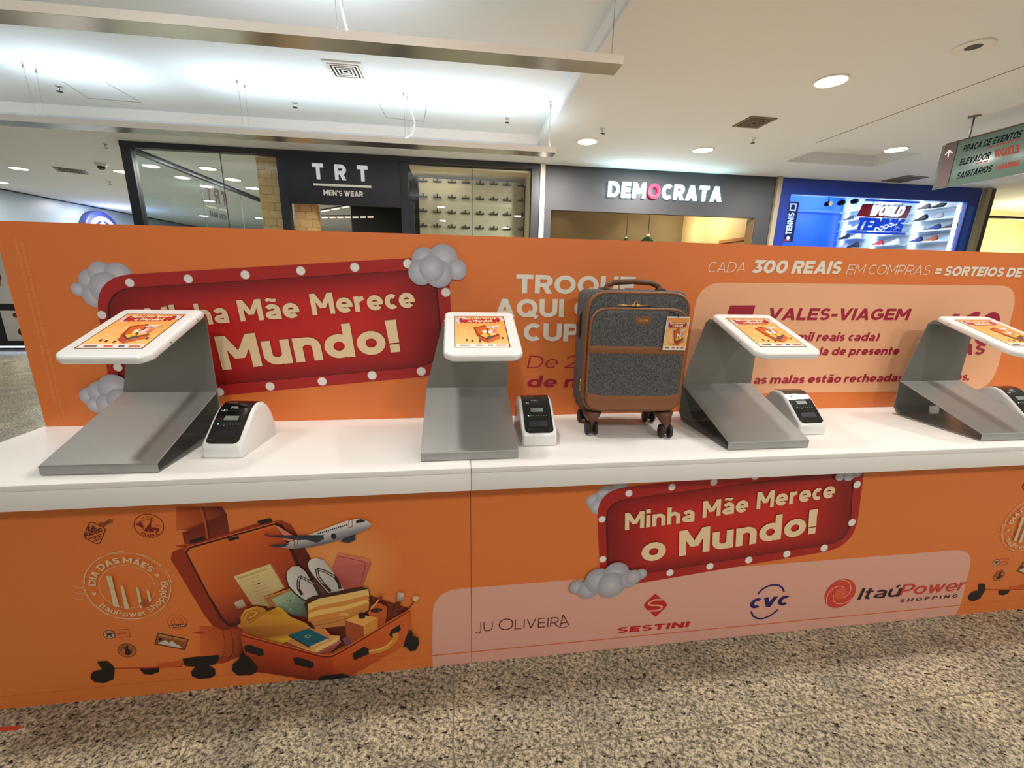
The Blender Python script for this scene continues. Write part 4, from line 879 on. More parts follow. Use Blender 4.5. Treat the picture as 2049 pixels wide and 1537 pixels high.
# ------------------------------------------------------------------ cabin suitcase and its hanging tag
sc_loc = Vector((.652, 1.545, ZC)); sc_rz = -.085
su = empty('cabin_suitcase', 'grey tweed cabin suitcase with tan leather trim standing upright on the counter', 'suitcase', sc_loc, sc_rz)
def rr_outline(x0, x1, z0, z1, r, n=7): return rounded([(x0, z0), (x1, z0), (x1, z1), (x0, z1)], r, n)
def slabloft(out, ys, name, m, root):
    cxx = sum(p[0] for p in out)/len(out); czz = sum(p[1] for p in out)/len(out)
    hx = max(abs(p[0]-cxx) for p in out); hz = max(abs(p[1]-czz) for p in out)
    return MB().loft([[Vector((cxx + (p[0]-cxx)*(1-i/hx), y, czz + (p[1]-czz)*(1-i/hz))) for p in out] for y, i in ys]).build(name, m, root)
body = slabloft(rr_outline(-.181, .181, .088, .541, .035), [(.105, .02), (.103, .006), (.095, 0), (-.072, 0), (-.080, .003), (-.084, .012)], 'body', TWEED, su)
fo = rr_outline(-.181, .181, .106, .533, [.055, .055, .07, .07]); fpan = slabloft(fo, [(-.07, 0), (-.097, 0), (-.103, .004), (-.106, .014)], 'front_panel', TWEED, su)
po = rr_outline(-.172, .172, .114, .478, [.05, .05, .06, .06]); pock = slabloft(po, [(-.095, 0), (-.113, 0), (-.119, .004), (-.122, .014)], 'front_pocket', TWEED, su)
def loop(pts, y, r, nm, par, m=TAN): q = [Vector((x, y, z)) for x, z in pts]; return MB().tube(q + [q[0], q[1]], r, 6).build(nm, m, par)
loop(fo, -.099, .0058, 'piping', fpan); loop([(x*1.012, z*1.004 - .001) for x, z in fo], -.082, .0036, 'piping', body); loop([(x*1.005, z) for x, z in fo], -.0905, .003, 'piping', fpan)
loop(po, -.114, .0056, 'piping', pock)
loop([(x*.97, .31 + (z-.31)*.97) for x, z in rr_outline(-.184, .184, .09, .541, .035)], -.078, .003, 'piping', body)
def patch(pts, y, th, nm, par, m): return MB().prism([(x, y, z) for x, z in pts], (0, -th, 0)).build(nm, m, par, .0012)
patch([(-.171, .321), (.171, .321), (.171, .348), (-.171, .348)], -.120, .0035, 'leather_band', pock, TAN)
bb = [p for p in po if p[1] < .164]; bb = sorted([p for p in bb if p[0] < 0], key=lambda p: -p[1]) + sorted([p for p in bb if p[0] >= 0], key=lambda p: p[1])
patch([(-.172, .182)] + bb + [(.172, .182), (.16, .172), (.12, .166), (-.12, .166), (-.16, .172)], -.119, .0042, 'leather_base', pock, TAN)
lp = patch(rounded([(-.016, .426), (.037, .426), (.037, .454), (-.016, .454)], .004), -.121, .003, 'leather_patch', pock, TAN)
k = Ink(lambda a, b, l: Vector((a, -.1243 - .00006*l, b))); k.text('SESTINI', (-.006, .437), (.027, .437), .0062, (214, 170, 110), t=.16); q = [(-.011, .430), (.032, .430), (.032, .450), (-.011, .450), (-.011, .430)]; k.line(q, .0006, (90, 54, 32)); k.mb.build('lettering', PRINT, lp)
zp = MB().tube([(-.080, -.108, .4905), (.045, -.108, .4905)], .0022, 6).build('zipper', BRASS, fpan)
MB().box((-.032, -.115, .486), (-.020, -.107, .495)).box((-.016, -.115, .486), (-.004, -.107, .495)).build('zipper_slider', BRASS, zp, .002)
MB().tube([(-.018 + .006*math.cos(t*PI/6), -.113, .498 + .006*math.sin(t*PI/6)) for t in range(13)], .0016, 6).build('zipper_pull', BRASS, zp)
hb = [(-.100, -.01, .541), (-.095, -.01, .557), (-.07, -.01, .568), (.0, -.01, .572), (.07, -.01, .568), (.095, -.01, .557), (.100, -.01, .541)]
hd = MB().tube(hb, [.010, .011, .0105, .010, .0105, .011, .010], 10).build('carry_handle', mat('handle_brown', (98, 60, 34), .5), su)
for sx in (-1, 1): MB().prism([(sx*.085, -.022, .541), (sx*.125, -.022, .541), (sx*.118, -.022, .549), (sx*.095, -.022, .554)], (0, .024, 0)).build('handle_base', TANDK, hd, .002)
MB().tube([(-.181, .005, .46), (-.190, .005, .445), (-.192, .005, .41), (-.190, .005, .375), (-.181, .005, .36)], .008, 8).build('side_handle', MATS['handle_brown'], su)
for sx, z in ((-1, .18), (1, .12)):
    p0 = MB().tube([(sx*.184, -.06, z+.03), (sx*.186, -.062, z+.012)], .003, 6).build('zipper_pull', BRASS, su)
    MB().tube([(sx*.186 + .0005, -.062 + .008*math.cos(t*PI/6), z + .012*math.sin(t*PI/6)) for t in range(13)], .0017, 6).build('pull_ring', BRASS, p0)
WT = mat('wheel_grey', (40, 40, 44), .4)
for sx in (-1, 1):
    for sy in (-1, 1):
        wx, wy = sx*.138, sy*.074 - .004 - (.03 if sx > 0 and sy < 0 else 0)
        o8 = lambda rx, ry, z, dx=0: [Vector((wx + dx + rx*math.cos(2*PI*i/14), wy + ry*math.sin(2*PI*i/14), z)) for i in range(14)]
        wf = MB().loft([o8(.010, .010, .014), o8(.012, .014, .044), o8(.017, .019, .056), [p + Vector((0, .03 if sx > 0 and sy < 0 else 0, 0)) for p in o8(.032, .03, .078)], [p + Vector((0, .03 if sx > 0 and sy < 0 else 0, 0)) for p in o8(.036, .034, .094)]]).build('caster', TANDK, su)
        for dx in (-.016, .016): MB().lathe([(.006, -.0065), (.021, -.0065), (.0255, -.004), (.026, 0), (.0255, .004), (.021, .0065), (.006, .0065)], 20, (wx + dx, wy - .004, .026), 'x').build('wheel', RUBBER, wf)
        MB().tube([(wx-.02, wy-.004, .026), (wx+.02, wy-.004, .026)], .004, 8).build('axle', WT, wf)
MB().tube([(.104, -.121, .470), (.110, -.126, .475), (.120, -.126, .475), (.125, -.122, .469)], .0042, 6).build('tag_strap', TANDK, pock)
tg = empty('luggage_tag', 'orange and white printed card tag hanging from the tan strap on the grey suitcase', 'tag', sc_loc, sc_rz)
def tp(a, b, h): x0, z0 = .086, .338; return Vector((x0 + .082*a + .006*b, -.1285 - .004*(1-b) - h, z0 + .118*b))
MB().add([tp(0, 0, 0), tp(1, 0, 0), tp(1, 1, 0), tp(0, 1, 0), tp(0, 0, .0008), tp(1, 0, .0008), tp(1, 1, .0008), tp(0, 1, .0008)], [(0,1,2,3),(4,5,6,7),(0,1,5,4),(1,2,6,5),(2,3,7,6),(3,0,4,7)]).build('card', mat('paper_white', (240, 236, 228), .6), tg)
k = Ink(lambda a, b, l: tp(a, b, .0009 + .00002*l)); campaign_art(k, lambda a, b: (.02 + .96*a, .02 + .94*b), True)
k.mb.build('printed_picture', PRINT, tg)
MB().tube([tp(.5, .97, .001), tp(.47, 1.04, .002) + Vector((0, 0, .004)), Vector((.114, -.128, .472))], .0022, 6).build('loop', TANDK, tg)

# ------------------------------------------------------------------ ceiling fittings
TRIM = mat('downlight_trim', (236, 234, 230), .5)
def lampmat(name, col, e): return mat(name, col, .5, emit=e, ecol=col, vary=0)
DLM = lampmat('downlight_glow', (255, 250, 242), 14)
def make_downlight(label, loc, power):
    r = empty('downlight', label, 'ceiling light', loc, 0, 'round downlights in the mall ceiling')
    MB().lathe([(.118, -.0005), (.136, -.0005), (.136, -.008), (.120, -.008), (.118, -.004)], 28).build('trim_ring', TRIM, r)
    MB().lathe([(.118, -.006), (.06, -.007), (.001, -.0072)], 28).build('diffuser', DLM, r)
    lamp('AREA', 'bulb', (0, 0, -.014), power, r, .2, (1, .962, .905))
    return r
# (label, position, share of power): the ones in view, then unseen ones added over the counter and behind the camera for light
DLS = [('large bright round downlight nearest the top right, beside the ceiling joint', (3.236, 3.786, LC), 5), ('round downlight above the shoe shop, nearest the raised bay', (1.683, 5.782, LC), 5), ('round downlight above the shoe shop, left of the square vent', (3.289, 5.831, LC), 5), ('round downlight beside the ceiling niche, left of the hanging sign', (5.652, 5.333, LC), 5),
       ('round downlight at the far left edge above the pale wall, nearest to us', (-7.527, 9.126, LC), 3.2), ('round downlight just left of the black shop frame', (-5.80, 8.982, LC), 3.2), ('small round downlight over the glowing round sign', (-9.2, 13.353, LC), 1.5), ('round downlight cut by the left edge of the photo', (-9.15, 10.6, LC), 1.5),
       ('round downlight inside the corner shop window, nearest the glass', (-4.008, 8.19, 3.058), 2.2), ('round downlight inside the corner shop window, middle of three', (-4.010, 9.01, 3.058), 2.2), ('round downlight inside the corner shop window, farthest of three', (-4.010, 9.78, 3.058), 2.2),
       ('round corridor downlight seen low through the corner shop glass', (-5.95, 12.0, LC), 4), ('round corridor downlight far back through the corner shop glass', (-7.7, 15.1, LC), 4), ('round corridor downlight farthest back through the corner shop glass', (-6.13, 15.2, LC), 4)]
first = None
for lab, loc, p in DLS + [('unseen round downlight added over the walkway to light the counter, out of the photo', q, .85 if q[1] > 0 else 1.4) for q in ((1.75, 1.5, LC), (3.3, 1.5, LC), (5.0, .4, LC), (1.75, -1.5, LC), (3.4, -1.6, LC))] + [('unseen round downlight added in the raised bay to light the counter, out of the photo', q, .8 if q[1] > 0 else 1.4) for q in ((-.35, 1.5, UC), (-2.2, 1.5, UC), (-.4, -1.4, UC))]:
    make_downlight(lab, loc, DOWNLIGHT_W*p)
# two hanging metal beams with light inside, on steel cables
MIRROR = brushed('polished_metal', (196, 196, 196), .22, 1.0); CREAMM = mat('cream_enamel', (232, 226, 214), .4, vary=.01)
UPM = lampmat('uplight_tube', (240, 248, 255), 5)
WIRE = mat('steel_wire', (150, 150, 150), .4, .8); CORD = mat('white_cord', (244, 244, 244), .4)
def beam(label, x0, x1, y0, y1, zb, zt, cabs, lamps, power, cord):
    r = empty('hanging_beam_light', label, 'hanging light', ((x0+x1)/2, (y0+y1)/2, zb), 0, 'long hanging beams under the raised ceiling bay')
    for nm, a, b, m in (('underside', (x0, y0+.002, zb), (x1-.002, y1-.002, zb+.003), MIRROR), ('front_face', (x0, y0, zb+.0005), (x1, y0+.002, zt), CREAMM), ('rear_face', (x0, y1-.002, zb+.0005), (x1, y1, zt), CREAMM), ('end_cap', (x1-.002, y0+.002, zb+.003), (x1, y1-.002, zt), CREAMM)): box(nm, a, b, m, r)
    for x in lamps:
        t = box('tube_lamp', (x-.55, (y0+y1)/2-.013, zb+.006), (x+.55, (y0+y1)/2+.013, zt-.022), UPM, r)
        lamp('AREA', 'tube_light', (x - r.location.x, 0, zt - zb + .004), power, r, 1.1, (.80, .92, 1), (PI, 0, 0), .12)
    ym = (y0+y1)/2
    for x in cabs:
        for d in (-.012, .012):
            c_ = local(MB().tube([(x + d, ym + d*2, zt-.03), (x + d*1.2, ym + d*4, UC-.03)], .0016, 5).build('cable', WIRE), r)
            local(MB().lathe([(.007, UC-.05), (.008, UC-.02), (.012, UC-.001)], 8, (x + d*1.2, ym + d*4, 0)).build('cable_grip', CHROME), r)
    for x, pts in cord: local(MB().tube([(x + a, ym + b, z) for a, b, z in pts], .0055, 6).build('power_cord', CORD), r)
    return r
beam('near hanging metal beam across the top of the photo, its end over the suitcase', -7.5, 1.083, 3.005, 3.165, 2.74, 2.79, [-7, -4.6, -2.7, -.66, 1.03], [-5.5, -1.0], UPLIGHT_W*1.9, [(-.66, [(0, .02, UC-.002), (.004, .015, 3.14), (.0, .0, 3.02), (.03, -.02, 2.86), (.045, -.02, 2.80)])])
beam('far hanging metal beam running just above the black menswear shopfront', -8.5, 1.115, 5.01, 5.195, 2.742, 2.797, [-7.8, -6.0, -3.92, -2.08, -.49, 1.055], [-5.4, -3.55, -1.95, -.72, .42], UPLIGHT_W, [(-.49, [(0, .03, UC-.002), (.01, .02, 3.2), (.06, 0, 3.08), (.09, -.01, 2.97), (.06, -.03, 2.86), (-.03, -.04, 2.80)])])
# air vents, loudspeaker, sprinklers, dome camera
VW = mat('vent_white', (222, 222, 218), .5); VG = mat('vent_grey', (120, 112, 98), .5); VD = mat('vent_dark', (40, 40, 40), .8)
def vent(label, x, y, z, s, m, rz=0):
    r = empty('air_vent', label, 'air vent', (x, y, z), rz, 'square air vents in the ceiling')
    h = s/2
    def frame(o, i, z0, z1): return MB().loft([[Vector((a*o, b*o, z0)) for a, b in ((-1, -1), (1, -1), (1, 1), (-1, 1))], [Vector((a*o, b*o, z1 - .001)) for a, b in ((-1, -1), (1, -1), (1, 1), (-1, 1))], [Vector((a*i, b*i, z1)) for a, b in ((-1, -1), (1, -1), (1, 1), (-1, 1))]], cap=False, smooth=False)
    MB().box((-h*.9, -h*.9, -.003), (h*.9, h*.9, -.0015)).build('duct_opening', VD, r)
    frame(h, h*.82, -.001, -.010).build('frame', m, r)
    for k in range(4): o = h*(.78 - .19*k); frame(o, o - h*.09, -.004, -.016).build('louvre', m, r)
    return r
vent('square white air vent in the raised ceiling bay', -.985, 4.69, UC, .34, VW)
vent('square grey air vent in the walkway ceiling above the shoe shop', 3.255, 4.785, LC, .31, VG)
vent('dark square air vent at far left near the dome camera', -6.70, 9.10, LC, .40, VG, .5)
vent('dark square air vent above the blue sports shop', 7.33, 6.66, LC, .42, VG, .1)
r = empty('ceiling_speaker', 'round grey loudspeaker grille in the ceiling at top right', 'speaker', (3.768, 3.127, LC))
MB().lathe([(.10, 0), (.118, -.001), (.116, -.007), (.098, -.005)], 28).build('rim', VW, r); MB().lathe([(.099, -.003), (.05, -.005), (.001, -.0055)], 28).build('grille', mat('grille_grey', (70, 68, 66), .7, scale=200, vary=.5), r)
def sprinkler(label, x, y, z):
    r = empty('fire_sprinkler', label, 'sprinkler', (x, y, z), 0, 'small fire sprinklers on the ceiling')
    MB().lathe([(.028, 0), (.028, -.006), (.009, -.010), (.009, -.032), (.004, -.036), (.004, -.05)], 10).build('body', CHROME, r); MB().lathe([(.026, -.05), (.028, -.053), (.001, -.054)], 12).build('deflector', VD, r)
for lab, x, y, z in (('fire sprinkler on the raised bay ceiling below the white vent', -1.741, 5.592, UC), ('fire sprinkler on the raised bay ceiling at its right end', .64, 5.62, UC), ('fire sprinkler on the raised bay ceiling at far left', -4.06, 5.585, UC),
                     ('fire sprinkler beside the downlight nearest the raised bay', 1.721, 5.304, LC), ('fire sprinkler below the square grey vent', 3.609, 5.284, LC), ('fire sprinkler left of the black shop frame, above the dome camera', -4.787, 7.17, LC), ('fire sprinkler left of the black shop frame, below the dome camera', -6.718, 9.988, LC)): sprinkler(lab, x, y, z)
r = empty('dome_camera', 'small black dome security camera on the ceiling left of the black shop frame', 'security camera', (-5.741, 8.414, LC))
MB().lathe([(.075, 0), (.075, -.03), (.06, -.045)], 20).build('housing', VW, r); MB().lathe([(.058, -.04), (.05, -.075), (.03, -.095), (.001, -.102)], 20).build('dome', GLOSS, r)
for nm, pts in (('trim_5', [(757, 205), (773, 235), (848, 243), (853, 214)]), ('trim_6', [(128, 165), (176, 196), (283, 205), (212, 165)])):
    q = [onZ(x, y, UC) for x, y in pts]; b = MB()
    for i in range(3): b.tube([q[i] - Vector((0, 0, .001)), q[i+1] - Vector((0, 0, .001))], .0025, 4)
    struct(b.build(nm, VG), 'thin outline of an access hatch in the raised ceiling, ' + ('behind the white cord' if nm == 'trim_5' else 'at far left'), 'ceiling hatch')

# ------------------------------------------------------------------ hanging direction sign
dsg = empty('direction_sign', 'green glass direction sign with brown arrow band hanging at top right', 'sign', (5.3, 4.0, 2.67))
SG = mat('sign_glass', (88, 106, 98), .22, spec=.3, vary=.02)
XS = 5.300
def SP(x, y): p = onX(x, y, XS); return (p.y, p.z)
D5 = crop(SP, 1840, 200, 7.684)
ty, tz = D5(340, 735); by_, bz = D5(192, 1385); yl = (ty + by_)/2; zt_s = 2.900; zb_s = bz
local(MB().box((XS, 3.30, zb_s), (XS+.012, yl, zt_s - .012)).build('glass_panel', SG, None, .001), dsg)
local(MB().box((XS-.004, 3.30, zt_s - .012), (XS+.016, D5(410, 680)[0], zt_s)).build('top_rail', mat('sign_brown_dark', (58, 36, 34), .5)), dsg)
ba, bb_ = D5(405, 680)[0], D5(600, 640)[0]
band_ = local(MB().box((XS-.006, bb_, zb_s + .012), (XS, ba, zt_s - .012)).build('arrow_band', mat('sign_brown', (74, 44, 42), .5)), dsg)
k = Ink(lambda a, b, l: Vector((XS - .0066 - .0001*l, a, b)))
w_ = px_len(lambda x, y: (-SP(x, y)[0], SP(x, y)[1]), 1900, 320, 2.2)
k.line([D5(442, 885), D5(466, 775)], w_, (240, 232, 228)); k.line([D5(400, 850), D5(466, 775), D5(512, 818)], w_, (240, 232, 228)); k.build('arrow', dsg)
MATTP = print_mat('matt_print', .95, 0, .03)
def sign_text(txt, a, b, h, col, rev=False, t=.16):
    sg_ = 1 if rev else -1; k = Ink(lambda u, v, l: Vector((XS - .0006 - .0001*l, sg_*u, v))); n = lambda p: (sg_*p[0], p[1]); a, b = (b, a) if rev else (a, b)
    k.text(txt, n(D5(*a)), n(D5(*b)), h, col, t=t, shear=.18, gap=.09, space=.42); return k
for txt, a, b in (('PRAÇA DE EVENTOS', (655, 808), (1552, 575)), ('ELEVADOR', (605, 1015), (1068, 902)), ('SANITÁRIOS', (558, 1222), (1092, 1105))): sign_text(txt, a, b,   .064, (18, 24, 26), t=.21).build('lettering', dsg, MATTP)
for txt, a, b, h in (('ELEVADOR', (1150, 890), (1525, 810), .075), ('SANITARIOS', (1175, 1090), (1540, 1000), .05), ('PRAÇA', (1040, 745), (1520, 620), .018), ('ELEV', (860, 992), (1050, 950), .016)): sign_text(txt, a, b, h, (150, 62, 48), True, .26).build('lettering', dsg, MATTP)['label'] = 'faint red lettering showing through from the back'
p0 = onZ(1957, 233, LC)
for yy in (4.227, 3.45):
    local(MB().tube([(XS+.006, yy, zt_s-.004), (XS+.006, yy, LC-.006)], .0075, 8).build('hanging_rod', mat('rod_grey', (120, 112, 104), .4, .6)), dsg); local(MB().lathe([(.045, LC-.012), (.05, LC-.006), (.05, LC-.001)], 16, (XS+.006, yy, 0)).build('ceiling_plate', MATS['rod_grey']), dsg)

# ------------------------------------------------------------------ raised letters for shop signs
def letters3d(txt, x0, x1, z, h, y, d, m, parent, names='letter', t=.2, gap=.1, mats=None, slope=0):
    q = []; x = 0; G = []
    for ch in txt:
        w, qq = glyph(ch, t) if ch != ' ' else (.3, [])
        G.append((ch, x, qq)); x += w + (gap if ch != ' ' else 0)
    kx = (x1-x0)/(x - gap); out = []
    for i, (ch, xo, qq) in enumerate(G):
        if not qq: continue
        b = MB()
        for j, p4 in enumerate(qq): b.prism([(x0 + (p.x + xo)*kx, y - .00004*(j % 30), z + p.y*h) for p in p4], (0, d, 0))
        out.append(local(b.build(names, (mats or {}).get(i, m)), parent))
    return out
GLASS = glass_mat('shop_glass', refl=.12)
FRAME = mat('frame_black', (30, 32, 40), .4, vary=.05)
# menswear shopfront
sf = empty('storefront', 'black framed corner menswear storefront with two tall windows', 'storefront', (-1.6, YS, 0))
def bx(nm, a, b, m, r=sf, bev=0): return box(nm, a, b, m, r, bev)
bx('post', (-4.47, YS-.02, 0), (-4.345, YS+.08, 3.03), FRAME); bx('post', (-2.49, YS-.02, 0), (-2.372, YS+.08, 3.03), FRAME); bx('post', (-.79, YS-.02, 0), (-.672, YS+.08, 3.02), FRAME); bx('post', (1.185, YS-.02, 0), (1.305, YS+.08, 3.03), FRAME)
bx('header', (-4.47, YS-.03, 3.024), (1.305, YS+.08, LC-.004), FRAME)
bx('door_mullion', (-.672, YS+.0, 0), (-.60, YS+.06, 2.5), FRAME)
bx('pane', (-4.345, YS+.02, .05), (-2.49, YS+.028, 3.024), GLASS); bx('pane', (-.672, YS+.02, .05), (1.185, YS+.028, 3.024), GLASS)
bx('pane_joint', (-3.245, YS+.017, .05), (-3.238, YS+.031, 3.024), mat('glass_edge', (74, 84, 80), .3)); bx('pane_joint', (.275, YS+.017, .05), (.282, YS+.031, 3.024), MATS['glass_edge'])
bx('side_header', (-4.47, YS+.08, 3.0), (-4.39, 11.3, LC-.02), FRAME); bx('side_pane', (-4.44, YS+.08, .05), (-4.432, 11.3, 3.0), GLASS); bx('side_post', (-4.47, 11.3, 0), (-4.39, 11.42, LC-.02), FRAME)
for yy in (8.75, 10.2): bx('pane_joint', (-4.443, yy, .05), (-4.429, yy+.004, 3.0), MATS['glass_edge'])
bx('inner_ceiling', (-4.38, YS+.09, 3.06), (-2.46, 11.2, 3.085), CEIL)
BRK = brick_mat('pale_wood_brick', (240, 200, 140), (226, 182, 120), (170, 130, 80), .17, .11)
bx('clad_column', (-2.83, 7.12, 0), (-2.50, 7.3, 3.02), BRK); bx('door_jamb', (-2.36, 7.1, 0), (-2.06, 7.3, 2.42), BRK)
# mirrored side lettering, mounted on the corridor side of the glass
k = Ink(lambda u, v, l: Vector((-4.4445 - .0004*l, -u, v)), .001)
k.text('TRT', (-9.62, 2.66), (-8.90, 2.66), .265, (46, 30, 28), t=.24, gap=.3); k.line([(-9.62, 2.585), (-9.28, 2.575)], .03, (96, 84, 70)); k.line([(-9.20, 2.575), (-8.86, 2.57)], .03, (96, 84, 70)); k.text("MEN'S WEAR", (-9.55, 2.40), (-8.93, 2.40), .10, (36, 26, 26), t=.24)
local(k.mb.build('side_lettering', print_mat('matt_print', .95, 0, .03)), sf)
# sign over the door
sg = empty('shop_sign', 'black sign board with white raised letters and underline over the menswear door', 'shop sign', (-1.58, YS-.04, 2.7))
box('sign_board', (-2.372, YS-.05, 2.39), (-.79, YS-.021, 3.022), mat('sign_black', (36, 38, 48), .45, vary=.04), sg, .002)
LW = mat('letter_white', (226, 230, 238), .4, emit=.25, ecol=(226, 234, 255))
letters3d('TRT', -1.995, -1.235, 2.725, .205, YS-.09, .03, LW, sg, t=.23, gap=.8)
box('underline', (-2.0, YS-.085, 2.640), (-1.20, YS-.055, 2.668), mat('letter_cream', (226, 222, 212), .5, emit=.12), sg)
for o in letters3d("MEN'S WEAR", -1.872, -1.325, 2.515, .072, YS-.075, .02, MATS['letter_cream'], sg, 'small_letter', t=.2, gap=.16): pass
# lights seen through the doorway
DASH = lampmat('dash_lamp', (255, 236, 210), 1.3)
for lab, A, B, n in (('level row of short lamps inside the dark menswear doorway', (-2.30, 8.2, 2.36), (-1.40, 8.2, 2.40), 7), ('slanting row of short lamps inside the dark menswear doorway', (-2.32, 8.25, 2.46), (-1.95, 8.9, 2.66), 3)):
    r = empty('track_light', lab, 'track light', A); A, B = Vector(A), Vector(B)
    local(MB().tube([A + Vector((0, 0, .03)), B + Vector((0, 0, .03))], .008, 5).build('track', BLACKM), r)
    for i in range(n): a = A.lerp(B, (i + .12)/n); b = A.lerp(B, (i + .86)/n); local(MB().tube([a, b], .011, 6).build('lamp_segment', DASH), r)
# window display with hat pegs
dw = empty('window_display', 'beige lit peg wall standing in the right menswear window', 'display wall', (.3, 7.48, 0))
BACKW = mat('display_beige', (176, 164, 134), .55, vary=.03, scale=1)
box('board', (-.565, 7.5, .3), (1.155, 7.54, 2.93), BACKW, dw); box('top_soffit', (-.66, 7.06, 2.985), (1.18, 7.6, 3.01), mat('soffit_cream', (232, 214, 176), .6), sf); box('side_return', (1.163, 7.06, .3), (1.18, 7.43, 2.985), MATS['soffit_cream'], sf)
lamp('AREA', 'display_light', (-.55, -.26, 2.96), 2.5, dw, .8, (1, .92, .8), (.35, 0, 0), .1); lamp('SPOT', 'display_light', (-.45, -.15, 1.4), 6, dw, .05, (1, .88, .68), (-2.7, 0, 0), spot=1.4)
def peg(): 
    b = MB(); b.box((-.066, -.035, 0), (.066, 0, .012)); b.box((-.009, -.06, .006), (.009, 0, .052))
    for x in (-.062, .056): b.box((x, -.045, .006), (x+.006, 0, .034))
    return b
CX = [(-1, 0)]
pegm = peg().build('hat_peg', mat('peg_black', (30, 28, 28), .4)); PEGL = ['top', 'second', 'third', 'lowest']
colx = [(430, 610, 797, 973, 1155, 1332, 1505, 1690)]*4; rowy = [(280, 285, 295, 303, 318, 322, 333, 345), (478, 486, 494, 503, 512, 520, 527, 535), (665, 678, 688, 693, 702, 706, 712, 718), (855, 862, 870, 878, 884, 890, 893, 905)]
for r_ in range(4):
    for c_ in range(8):
        p = onY(780 + colx[0][c_]/6.403, 320 + rowy[r_][c_]/6.403, 7.5); o = pegm if r_ == c_ == 0 else pegm.copy()
        if o is not pegm: COL.objects.link(o)
        o.location = (p.x, 7.4995, p.z)
        tag(o, f"small black display peg, {['leftmost', 'second', 'third', 'fourth', 'fifth', 'sixth', 'seventh', 'rightmost'][c_]} in the {PEGL[r_]} row of the beige window wall", 'display peg', 'display pegs on the beige window wall')
struct(MB().box((1.312, YS-.04, 0), (1.388, YS+.06, LC-.004)).build('trim_7', mat('pilaster_white', (214, 206, 190), .5)), 'narrow white pilaster between the menswear shop and the shoe shop', 'pilaster')
PIL = mat('pilaster_beige', (150, 138, 116), .5)
struct(MB().box((5.285, YS-.05, 0), (5.365, YS+.06, LC-.004)).build('trim_8', PIL), 'narrow beige pilaster between the shoe shop and the blue shop', 'pilaster')
# shoe shop
sf2 = empty('storefront', 'charcoal shoe storefront with wide open front under a glowing sign', 'storefront', (3.3, YS, 0)); CHAR = mat('charcoal_panel', (46, 46, 50), .5, vary=.03, scale=1)
for nm, a, b in (('fascia', (1.39, YS, 2.452), (5.284, YS+.08, LC-.004)), ('side_panel', (1.39, YS, 0), (1.505, YS+.08, 2.4515)), ('side_panel', (5.01, YS, 0), (5.284, YS+.08, 2.4515))): box(nm, a, b, CHAR, sf2)
box('inner_frame', (5.0, YS+.01, 0), (5.035, YS+.2, 2.45), mat('frame_brown', (120, 92, 58), .5), sf2)
sg = empty('shop_sign', 'glowing white shop lettering with one pink ring letter on the charcoal fascia', 'shop sign', (3.35, YS-.03, 2.78))
GLOW = lampmat('sign_glow', (216, 248, 255), 2.2); PINKG = lampmat('sign_pink', (226, 16, 66), .9)
letters3d('DEMOCRATA', 2.405, 4.325, 2.672, .228, YS-.05, .035, GLOW, sg, t=.23, gap=.17, mats={3: PINKG})
k = MB().lathe([(.062, -.0), (.062, -.03)], 20, (3.345, YS-.006, 2.786), 'y'); 
lamp('AREA', 'halo_light', (-.5, -.08, .0), 5, sg, 1.6, (.7, .93, 1), (-PI/2, 0, 0), .12).data.use_shadow = True
lamp('AREA', 'halo_light', (0, -.14, -.02), 5, sg, 2.0, (.55, .93, .95), (PI - .5, 0, 0), .2)
GREEN = mat('green_enamel', (24, 96, 62), .3); SHW = mat('shade_white', (240, 232, 214), .4, emit=.5)
for lab, x, y_, sc_ in (('green pendant lamp in the shoe shop, the larger and right one', 1297, 8.3, 1), ('green pendant lamp in the shoe shop, the smaller and left one', 1253, 8.9, .6)):
    p = onY(x, 468 if sc_ == 1 else 474, y_); r = empty('pendant_lamp', lab, 'pendant lamp', p, 0, 'green pendant lamps in the shoe shop')
    MB().lathe([(.03*sc_, 0), (.036*sc_, -.05*sc_), (.04*sc_, -.055*sc_)], 16).build('cap', SHW, r); MB().lathe([(.04*sc_, -.05*sc_), (.07*sc_, -.08*sc_), (.14*sc_, -.13*sc_), (.15*sc_, -.16*sc_), (.14*sc_, -.158*sc_), (.06*sc_, -.09*sc_)], 20).build('shade', GREEN, r); MB().tube([(0, 0, 0), (0, 0, LC - p.z - .0)], .006, 6).build('cord', BLACKM, r)
fr = empty('wooden_frame', 'wooden slatted frame on the warm side wall of the shoe shop', 'frame', (5.28, 8.2, 2.0))
WOOD = mat('honey_wood', (188, 128, 66), .5, vary=.15, scale=5)
for z in (2.02, 2.10, 2.18): box('slat', (5.24, 7.2, z-.03), (5.30, 8.3, z+.025), WOOD, fr)
box('end_post', (5.235, 7.18, .2), (5.30, 7.24, 2.22), mat('dark_wood', (96, 60, 34), .5), fr)
for lab, x, y_, w in (('spot', 4.0, 9.2, 16), ('spot', 2.3, 9.3, 8)): lamp('SPOT', 'ceiling_spot', (x - 3.3, y_ - YS, 3.0), w, sf2, .05, (1, .84, .58), (.55, 0, 0), spot=1.5)
lamp('POINT', 'ceiling_spot', (4.75 - 3.3, 8.4 - YS, 2.6), 22, sf2, .08, (1, .85, .58)); lamp('POINT', 'ceiling_spot', (4.9 - 3.3, 9.3 - YS, 2.5), 10, sf2, .08, (1, .85, .58))
